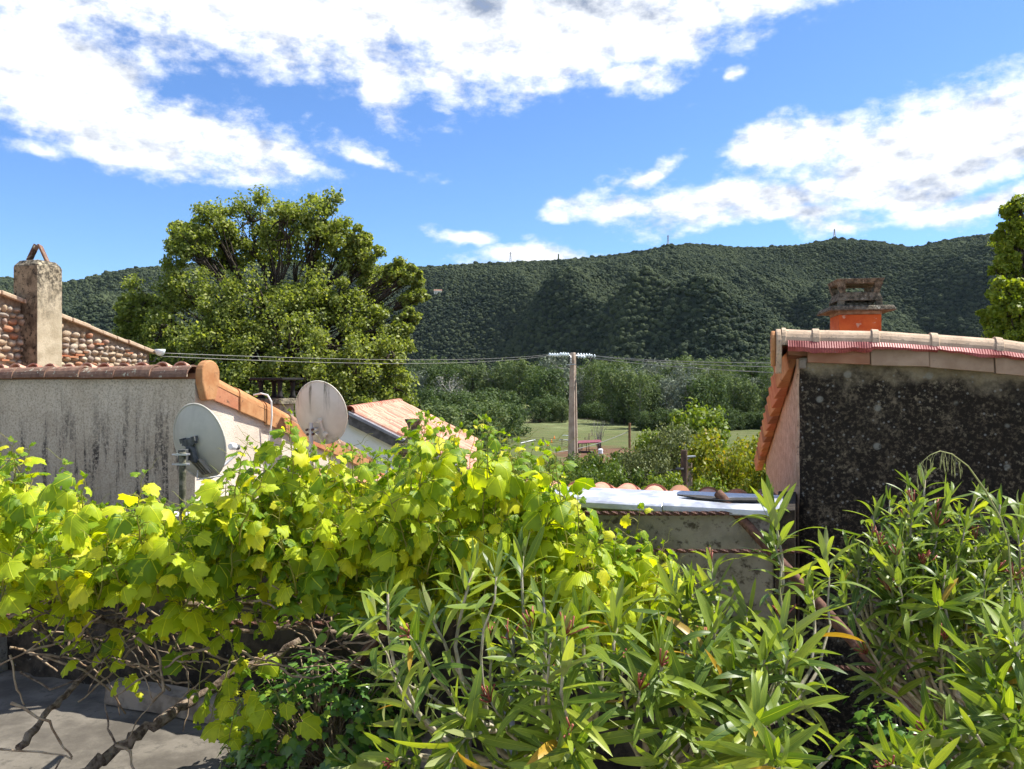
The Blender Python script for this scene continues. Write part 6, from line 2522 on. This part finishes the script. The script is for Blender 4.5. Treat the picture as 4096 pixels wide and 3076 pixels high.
# ------------------------------------------------------------------ grapevine
V_TOP = [(-40, 455), (0, 462), (22, 462), (42, 505), (58, 496), (75, 488), (90, 510), (116, 512), (140, 500), (160, 504), (185, 510), (205, 502), (230, 484), (250, 451), (268, 455), (290, 461), (322, 449), (345, 453), (366, 451), (385, 463), (402, 461), (410, 431), (420, 419), (432, 421), (455, 431), (486, 425), (508, 439), (530, 453), (552, 446), (562, 486), (568, 512), (600, 534), (640, 540), (665, 552), (690, 590), (720, 620)]
V_BOT = [(-40, 592), (60, 596), (120, 588), (200, 580), (260, 575), (330, 600), (420, 625), (520, 640), (620, 640), (720, 660)]


def build_vine():
    random.seed(101)
    base = P(60, 760, 4.6)
    o = thing('grapevine', Vector((base.x, base.y, FLOOR)), 'bright yellow-green grapevine trained along the terrace wall', 'grapevine')
    fol = Foliage([vine_leaf_mesh(s) for s in range(7)], M['vine_leaf'])
    tx, ty = [p[0] for p in V_TOP], [p[1] for p in V_TOP]
    bx, by = [p[0] for p in V_BOT], [p[1] for p in V_BOT]
    shoots = MB()
    pet = MB()
    tend = MB()

    def shoot(px0, py0, px1, py1, Y0, Y1, smax=.122, gap=.047, tendril=True, hang=False):
        a, c = P(px0, py0, Y0), P(px1, py1, Y1)
        L = (c - a).length
        mid = (a + c) / 2 + Vector((jit(.05), jit(.06), .05 * L))
        n = max(4, int(L / .05))
        pts = wobble(bez(a, mid, c, n), .006)
        shoots.tube(pts, [.0052 * (1 - .75 * i / n) for i in range(n + 1)], 5)
        k = max(3, int(L / gap))
        side = random.choice((-1, 1))
        for i in range(k):
            t = (i + .35) / k
            f = t * n
            j = min(int(f), n - 1)
            p = pts[j].lerp(pts[j + 1], f - j)
            side = -side
            out = Vector((side * random.uniform(.35, 1.0), random.uniform(-.9, .35), random.uniform(.1, .6))).normalized()
            s = smax * random.uniform(.55, 1.25) * (1.0 if t < .7 else 1.0 - .75 * (t - .7) / .3)
            e = p + out * s * random.uniform(.45, .75)
            pet.tube([p, (p + e) / 2 + Z3 * .008, e], .0019, 4, cap=False)
            nrm = Vector((jit(1.0), -.35 + jit(.8), .62 + jit(.55))) + out * .45
            tip = Vector((out.x * .7, out.y * .5, -.75)) + rv(.30)
            if t > .8:
                tip = Vector((out.x, out.y, .3)) + rv(.3)
                rn = random.uniform(.8, .97)
            else:
                rn = random.uniform(0, .8) if random.random() < .85 else random.uniform(.8, .95)
            fol.add(leaf_frame(e, nrm, tip, s), s, rn)
        # small folded leaves at the growing tip
        for _ in range(2):
            fol.add(leaf_frame(pts[-1] + rv(.006), rv(), Vector((jit(.5), jit(.4), 1)), .03 * random.uniform(.7, 1.3)), .03, .95)
        if tendril and random.random() < .6:
            p = pts[-1]
            d = Vector((random.choice((-1, 1)) * random.uniform(.3, 1), jit(.4), .6))
            q_ = [p + d * .025 * i + Vector((.006 * math.sin(i * 1.3), 0, .007 * math.cos(i * 1.7))) for i in range(6)]
            tend.tube(q_, [.0016, .0014, .0012, .001, .0009, .0007], 4, cap=False)
    # upright shoots whose tips make the outline
    x = -30.0
    while x < 690:
        top = float(np.interp(x, tx, ty))
        bot = float(np.interp(x, bx, by))
        d = random.uniform(0, 10)
        Y1 = random.uniform(3.9, 4.5)
        shoot(x + random.gauss(0, 16), bot - random.uniform(5, 35), x + random.gauss(0, 3), top + d - 8, Y1 + random.uniform(-.15, .15), Y1)
        x += random.uniform(4.5, 8.5)
    # second rank filling the body
    x = -30.0
    while x < 700:
        top = float(np.interp(x, tx, ty))
        bot = float(np.interp(x, bx, by))
        t1 = top + (bot - top) * random.uniform(.12, .62)
        Y1 = random.uniform(3.65, 4.25)
        shoot(x + random.gauss(0, 16), min(bot + 8, t1 + random.uniform(45, 85)), x + random.gauss(0, 8), t1, Y1 + .1, Y1, .122)
        x += random.uniform(2.6, 4.6)
    # single long shoots that stand clear of the mass
    for (a, b, c, d) in ((70, 560, 66, 463), (72, 545, 84, 478), (12, 560, 14, 442), (2, 560, 30, 446), (296, 545, 291, 414), (300, 530, 288, 425), (408, 560, 419, 415), (418, 540, 424, 420), (232, 545, 248, 440), (556, 545, 553, 450), (545, 560, 557, 452), (578, 590, 578, 494),
                         (632, 600, 640, 508), (650, 610, 664, 545), (482, 540, 488, 430), (430, 560, 441, 432), (585, 600, 600, 530), (598, 610, 614, 545), (146, 560, 146, 472), (218, 560, 228, 470), (322, 545, 324, 444), (515, 545, 508, 446), (690, 640, 672, 560)):
        Y1 = random.uniform(3.7, 4.1)
        shoot(a, b, c, d, Y1 + .1, Y1, .118, .046)
    # shoots hanging into the bare wood below
    for _ in range(34):
        a, b = random.uniform(-10, 330), random.uniform(575, 625)
        Y1 = random.uniform(4.0, 4.5)
        shoot(a, b, a + random.gauss(0, 22), b + random.uniform(-45, 45), Y1, Y1 - .08, .10, .05, False)
    for (a, b, c, d) in ((196, 590, 152, 640), (205, 590, 188, 660), (180, 600, 176, 655), (214, 610, 240, 668), (205, 640, 196, 700), (190, 600, 220, 640), (60, 590, 75, 640), (95, 640, 140, 700), (100, 640, 70, 660), (240, 700, 232, 760), (238, 690, 262, 650),
                         (232, 660, 205, 735), (250, 740, 240, 680), (262, 560, 268, 640), (300, 580, 260, 610), (20, 560, 5, 600), (275, 690, 290, 740)):
        Y1 = random.uniform(4.0, 4.5)
        shoot(a, b, c, d, Y1, Y1 - .1, .118, .05, False)
    for b_, nm in ((shoots, 'green_shoots'), (pet, 'leaf_stalks'), (tend, 'tendrils')):
        tag(b_.build(nm, M['green_shoot'], o, True), kind='stuff')
    fol.build(o)
    # old wood: gnarled arms, traced, then a tangle of canes
    old = [([(81, 775, 3.9), (127, 741, 4.1), (160, 722, 4.25), (199, 692, 4.5), (240, 672, 4.6), (300, 640, 4.7)], .034),
           ([(-20, 612, 4.3), (40, 600, 4.35), (95, 606, 4.4), (150, 596, 4.4), (215, 606, 4.45), (290, 600, 4.5)], .026),
           ([(-20, 640, 4.35), (45, 618, 4.4), (120, 622, 4.4), (200, 634, 4.4), (300, 628, 4.5), (385, 640, 4.6)], .020),
           ([(18, 748, 3.8), (45, 716, 4.0), (72, 691, 4.2), (101, 655, 4.35), (118, 632, 4.4)], .019),
           ([(-15, 575, 4.3), (25, 592, 4.3), (40, 630, 4.3), (70, 650, 4.35), (140, 665, 4.4), (170, 690, 4.3)], .013)]
    for pts, r in old:
        b = MB()
        w = [P(*p) for p in pts]
        dense = []
        for i in range(len(w) - 1):
            for k in range(5):
                dense.append(w[i].lerp(w[i + 1], k / 5))
        dense.append(w[-1])
        dense = wobble(dense, r * .35)
        b.tube(dense, [r * random.uniform(.75, 1.2) * (1 - .4 * i / len(dense)) for i in range(len(dense))], 8)
        b.build('old_arm', M['vine_wood'], o, True)
    canes = [[(0, 749, 3.6), (40, 752, 3.6), (72, 759, 3.6)], [(11, 703, 3.7), (49, 723, 3.7), (60, 742, 3.7), (72, 757, 3.65)], [(116, 747, 3.9), (110, 733, 3.9), (108, 718, 3.9), (105, 704, 3.9)],
             [(127, 741, 4.0), (136, 722, 4.0), (152, 702, 4.0), (146, 680, 4.05), (134, 655, 4.1), (119, 633, 4.15)], [(116, 745, 3.9), (130, 752, 3.9), (134, 770, 3.85)], [(152, 702, 4.0), (164, 690, 4.05), (160, 660, 4.1), (152, 630, 4.15)],
             [(-5, 668, 3.9), (30, 650, 3.95), (55, 630, 4.0), (80, 590, 4.1)], [(10, 655, 4.0), (18, 690, 4.0), (24, 705, 4.0)], [(20, 672, 4.0), (50, 690, 4.0), (80, 680, 4.05), (110, 655, 4.1)], [(60, 760, 3.7), (52, 775, 3.7)]]
    # feathery tangle
    for i in range(95):
        x0, y0 = random.uniform(-15, 370), random.uniform(572, 668)
        Y = random.uniform(4.05, 4.6)
        ang = random.choice((random.uniform(-.5, .5), random.uniform(-1.2, 1.2), random.uniform(2.6, 3.7)))
        L = random.uniform(35, 110)
        pts = []
        px, py = x0, y0
        for s in range(5):
            pts.append((px, py, Y))
            ang += jit(.45)
            px += math.cos(ang) * L / 4
            py -= math.sin(ang) * L / 4
            Y += jit(.08)
        canes.append(pts)
    for pts in canes:
        w = [P(*p) for p in pts]
        d = []
        for i in range(len(w) - 1):
            for k in range(3):
                d.append(w[i].lerp(w[i + 1], k / 3))
        d.append(w[-1])
        d = wobble(d, .0035)
        r = random.uniform(.0028, .0068)
        b = MB()
        b.tube(d, [r * (1.15 - .5 * i / len(d)) * (1.25 if i % 3 == 0 else 1) for i in range(len(d))], 6)
        b.build('cane', M['cane'] if random.random() < .7 else M['vine_wood'], o, True)


build_vine()

# ------------------------------------------------------------------ creeper and ivy


def build_creepers():
    random.seed(111)
    o = thing('virginia_creeper', P(390, 640, 4.3), 'small-leaved dark green creeper mixed into the lower vine', 'creeper')
    fol = Foliage([ovate_mesh(s) for s in range(4)], M['creeper_leaf'])
    st = MB()
    for i in range(46):
        px, py = random.uniform(270, 470), random.uniform(535, 622)
        Y = random.uniform(3.75, 4.1)
        c = P(px, py, Y)
        a = c + Vector((jit(.12), .15, -.15))
        st.tube(bez(a, (a + c) / 2 + rv(.02), c, 4), .0022, 4, cap=False)
        for j in range(7):
            d = Vector((jit(1), -.4 + jit(.6), jit(.6) - .1)).normalized()
            p = c + rv(.03)
            s = random.uniform(.055, .085)
            fol.add(leaf_frame(p, Vector((jit(.5), -.4, .8)) + d * .3, d, s), s)
    st.build('stems', M['cane'], o, True)
    fol.build(o)

    def mound(name, label, cen, rad, n, leaf, seed):
        random.seed(seed)
        o = thing(name, Vector((cen.x, cen.y, FLOOR)), label, 'ivy')
        fol = Foliage([ivy_mesh(s) for s in range(5)], M['ivy_leaf'])
        st = MB()
        for i in range(n):
            th, u = random.uniform(0, 6.28), random.random()
            d = Vector((math.cos(th) * math.sqrt(1 - u * u), math.sin(th) * math.sqrt(1 - u * u), u))
            k = random.uniform(.72, 1.06) * (1 + .18 * fbm3((d.x * 2, d.y * 2, d.z * 2 + seed), 3))
            p = cen + Vector((d.x * rad[0], d.y * rad[1], d.z * rad[2])) * k
            p.z = max(p.z, FLOOR + .03)
            nrm = Vector((d.x, d.y, d.z + .5)) + rv(.35)
            s = leaf * random.uniform(.6, 1.2)
            fol.add(leaf_frame(p, nrm, Vector((d.x * .5, d.y * .5, -.7)) + rv(.3), s), s)
            if i % 6 == 0:
                st.tube(bez(Vector((cen.x + jit(.15), cen.y + jit(.1), FLOOR + .02)), cen + Vector((d.x * rad[0], d.y * rad[1], d.z * rad[2])) * .55, p, 5), .004, 5, cap=False)
        st.build('stems', M['cane'], o, True)
        fol.build(o)
    c = P(322, 384.5, 4.55)
    mound('ivy', 'glossy ivy mound around the rusty pipe at bottom centre left', Vector((c.x, c.y, FLOOR + .0)), (.56, .40, .64), 1050, .066, 5)
    c = P(915, 384.5, 3.9)
    mound('ivy', 'dark leafy ivy clump under the oleanders at bottom right', Vector((c.x, c.y, FLOOR + .0)), (.45, .30, .75), 560, .06, 6)


build_creepers()

# ------------------------------------------------------------------ oleanders


def build_oleanders():
    shapes = [blade_mesh(s) for s in range(9)] + [blade_mesh(20, .14, curve=-.9), blade_mesh(21, .17, curve=.15), blade_mesh(22, .15, curve=-.05, fold=.15)]
    yel = [blade_mesh(40, .14, curve=-.5), blade_mesh(41, .13, curve=-.2)]
    shrubs = [
        ('leafy oleander in the centre with a long arching branch to the left', (556, 2.25), 201,
         [(388, 594, 2.15), (497, 566, 2.1), (472, 572, 2.2), (543, 597, 2.05), (578, 618, 1.95), (523, 556, 2.35), (456, 712, 1.95), (491, 702, 2.0), (535, 694, 2.05), (572, 752, 1.85), (402, 640, 2.25), (510, 640, 2.2), (600, 655, 2.1), (375, 618, 2.3), (620, 600, 2.35), (395, 762, 1.95)]),
        ('oleander right of centre with upright shoots before the parapet', (664, 2.15), 202,
         [(711, 562, 2.45), (715, 620, 2.1), (770, 505, 2.4), (775, 545, 2.35), (827, 556, 2.4), (782, 620, 2.2), (765, 660, 2.0), (756, 722, 1.85), (832, 755, 1.8), (669, 588, 2.4), (661, 642, 2.1), (731, 672, 2.05), (692, 594, 2.35), (640, 690, 2.0), (634, 640, 2.2), (745, 610, 2.3), (700, 655, 2.1), (812, 590, 2.3)]),
        ('dense tall oleander with grey stems before the blackened wall', (990, 2.65), 203,
         [(909, 488, 2.8), (925, 480, 2.9), (950, 496, 2.75), (875, 512, 2.8), (873, 540, 2.7), (888, 556, 2.65), (923, 565, 2.6), (957, 556, 2.6), (977, 498, 2.9), (992, 527, 2.8), (1005, 552, 2.7), (938, 527, 2.7), (905, 584, 2.6), (1015, 580, 2.6), (848, 548, 2.75), (867, 654, 2.7), (1022, 510, 2.9), (960, 515, 2.85), (985, 565, 2.6), (930, 600, 2.6), (970, 600, 2.55), (1010, 610, 2.5), (905, 520, 2.85), (890, 500, 2.95), (1035, 550, 2.8), (948, 545, 2.7), (975, 540, 2.75), (918, 545, 2.7), (860, 560, 2.7), (900, 538, 2.6), (935, 512, 2.8), (965, 528, 2.65), (1000, 505, 2.75), (985, 590, 2.5), (945, 575, 2.55), (1018, 535, 2.65), (915, 505, 2.7)]),
        ('near oleander at the right edge with large low leaves', (1075, 2.1), 204,
         [(1015, 642, 2.0), (996, 690, 1.95), (1011, 745, 1.8), (977, 735, 1.85), (928, 735, 1.9), (1030, 600, 2.1), (1005, 615, 2.2), (1000, 640, 2.1), (985, 660, 2.1), (1020, 720, 1.85), (1028, 690, 1.9), (890, 765, 1.8)]),
    ]
    for (lab, (bpx, bY), seed, tips) in shrubs:
        random.seed(seed)
        base = P(bpx, 384.5, bY)
        base = Vector((base.x, base.y, FLOOR + .125))
        o = thing('oleander', base, lab, 'oleander')
        fol = Foliage(shapes, M['oleander_leaf'])
        fy = Foliage(yel, M['yellow_leaf'], 'yellow_leaf')
        buds = MB()
        # weaker shoots between the main ones
        extra = [(t[0] + random.gauss(0, 26), min(768, t[1] + 22 + abs(random.gauss(10, 26))), t[2] + jit(.22)) for t in tips]
        extra = [t for t in extra if t[1] > (610 if t[0] < 800 else 530)]
        tips = sorted(tips + extra)
        groups = [tips[i:i + 4] for i in range(0, len(tips), 4)]
        low = P(bpx, 806, bY)               # where the stool forks, just above knee height
        for g in groups:
            gp = [P(*t) for t in g]
            cen = sum(gp, Vector()) / len(gp)
            fork = low + Vector((jit(.06), jit(.07), jit(.05)))
            node = fork.lerp(cen, random.uniform(.38, .55)) + Vector((jit(.03), jit(.04), -.03))
            gbase = base + Vector((jit(.10), jit(.08), 0))
            gbase.z = FLOOR + .12
            trunk = bez(gbase, (gbase + fork) / 2 + Vector((jit(.06), jit(.06), 0)), fork, 5)
            trunk += bez(fork, fork.lerp(node, .5) + Vector((jit(.02), jit(.02), .03)), node, 6)[1:]
            trunk = wobble(trunk, .005)
            tb_ = MB()
            tb_.tube(trunk, [.0120 - .0004 * i for i in range(12)], 8)
            tb_.build('stem', M['oleander_stem'], o, True)
            for t in gp:
                j0 = random.randint(7, len(trunk) - 1)
                st_ = trunk[j0]
                d0 = (trunk[j0] - trunk[j0 - 1]).normalized()
                pts = wobble(bez(st_, st_ + (d0 + Vector((t.x - st_.x, t.y - st_.y, 0)).normalized() * .5) * (t - st_).length * .42, t, 10), .005)
                n = len(pts)
                b = MB()
                r0 = random.uniform(.0065, .0095)
                b.tube(pts, [r0 * (1 - .68 * i / n) for i in range(n)], 7)
                b.build('stem', M['oleander_stem'], o, True)
                # whorls of three leaves from the tip downwards
                ax = (pts[-1] - pts[-3]).normalized()
                u = ax.orthogonal().normalized()
                w = ax.cross(u)
                nw = random.randint(6, 9)
                dist = 0.0
                big = random.uniform(.9, 1.2)
                # arc positions measured back along the stem
                seg, tot = [], 0
                for i in range(n - 1, 0, -1):
                    seg.append((tot, pts[i], pts[i - 1]))
                    tot += (pts[i] - pts[i - 1]).length
                rot = random.uniform(0, 6.28)
                for k in range(nw):
                    p = pts[-1]
                    dirv = ax
                    for (s0, A, B_) in seg:
                        ll = (A - B_).length
                        if s0 <= dist <= s0 + ll:
                            p = A.lerp(B_, (dist - s0) / ll)
                            dirv = (A - B_).normalized()
                            break
                    rot += 1.05
                    for q_ in range(3):
                        if random.random() < .10 + .035 * k:
                            continue
                        an = rot + q_ * 2.094 + jit(.55)
                        radial = (u * math.cos(an) + w * math.sin(an))
                        open_ = R(14 + 58 * (k / max(1, nw - 1)) ** .8 + jit(22))
                        d = (dirv * math.cos(open_) + radial * math.sin(open_) + Vector((0, 0, .06 - .22 * (k / nw))) + rv(.07)).normalized()
                        s = (.082 + .066 * min(1, k / 3)) * random.uniform(.8, 1.15) * big * (.85 if t.y > 2.45 else 1.0)
                        nrm = dirv - d * dirv.dot(d) - radial * .0 + rv(.12)
                        fr = leaf_frame(p + radial * .003, nrm, d, s)
                        if random.random() < .010:
                            fy.add(fr, s)
                        else:
                            fol.add(fr, s, random.random() * .8 if k > 1 else random.uniform(.6, .97))
                    dist += random.uniform(.014, .034)
                if random.random() < .24:
                    for _ in range(random.randint(5, 9)):
                        d = (ax + rv(.35)).normalized()
                        e = pts[-1] + d * random.uniform(.03, .06)
                        buds.tube([pts[-1], (pts[-1] + e) / 2 + rv(.003), e], [.0016, .0018, .0025], 5)
            # short leafy side twigs on the lower wood
            for _ in range(1):
                s = node + rv(.10) + Vector((0, 0, .05))
                for k in range(6):
                    d = (Z3 * .7 + rv(.7)).normalized()
                    sz = random.uniform(.06, .11)
                    fol.add(leaf_frame(s + rv(.015), rv(.5) + Z3, d, sz), sz)
        if buds.v:
            tag(buds.build('flower_buds', M['bud'], o, True), kind='stuff')
        fol.build(o)
        if fy.items:
            fy.build(o)


build_oleanders()


def build_grass_stalk():
    """arching wild-oat stalk before the blackened wall"""
    random.seed(5)
    o = thing('grass_stalk', P(1012, 560, 2.5) - Z3 * .9, 'thin arching wild grass stalk with drooping ears before the black wall', 'grass')
    pts = [P(1016, 700, 2.55), P(1013, 600, 2.5), P(1008, 540, 2.5), P(1000, 517, 2.5), P(985, 490, 2.48), P(968, 466, 2.45), P(952, 454, 2.42), P(940, 451, 2.4), P(930, 455, 2.4), P(922, 462, 2.4), P(917, 470, 2.4)]
    root = pts[0].copy()
    root.z = FLOOR + .12
    k = MB()
    k.tube([root] + pts, [.0028] * 6 + [.0022, .0018, .0015, .0012, .001, .0008], 6)
    k.build('stem', M['straw'], o, True)
    for i in range(26):
        f = random.uniform(5, 9.9)
        j = int(f)
        p = pts[j].lerp(pts[min(j + 1, 10)], f - j)
        L = random.uniform(.015, .05)
        e = p + Vector((jit(.012), jit(.01), -L))
        k = MB()
        k.tube([p, (p + e) / 2 + rv(.002), e, e - Z3 * .008, e - Z3 * .02], [.0005, .0005, .0007, .0019, .0004], 5)
        k.build('ear', M['straw'], o, True)


build_grass_stalk()

# ------------------------------------------------------------------ air


def build_haze():
    """thin blue-white air between the camera and the far hills"""
    b = MB()
    b.box(Vector((-9600, -120, -32)), Vector((19200, 0, 0)), Vector((0, 12700, 0)), Z3 * 420)
    m = bpy.data.materials.new('haze')
    m.use_nodes = True
    nt = m.node_tree
    nt.nodes.clear()
    out = nt.nodes.new('ShaderNodeOutputMaterial')
    pv = nt.nodes.new('ShaderNodeVolumePrincipled')
    pv.inputs['Color'].default_value = (0.62, 0.80, 1.0, 1.0)
    pv.inputs['Density'].default_value = 0.000012
    pv.inputs['Anisotropy'].default_value = 0.0
    nt.links.new(pv.outputs[0], out.inputs['Volume'])
    m.cycles.homogeneous_volume = True
    tag(b.build('haze', m), kind='stuff')
    scene.cycles.volume_bounces = 0


HAZE = True
if HAZE:
    build_haze()
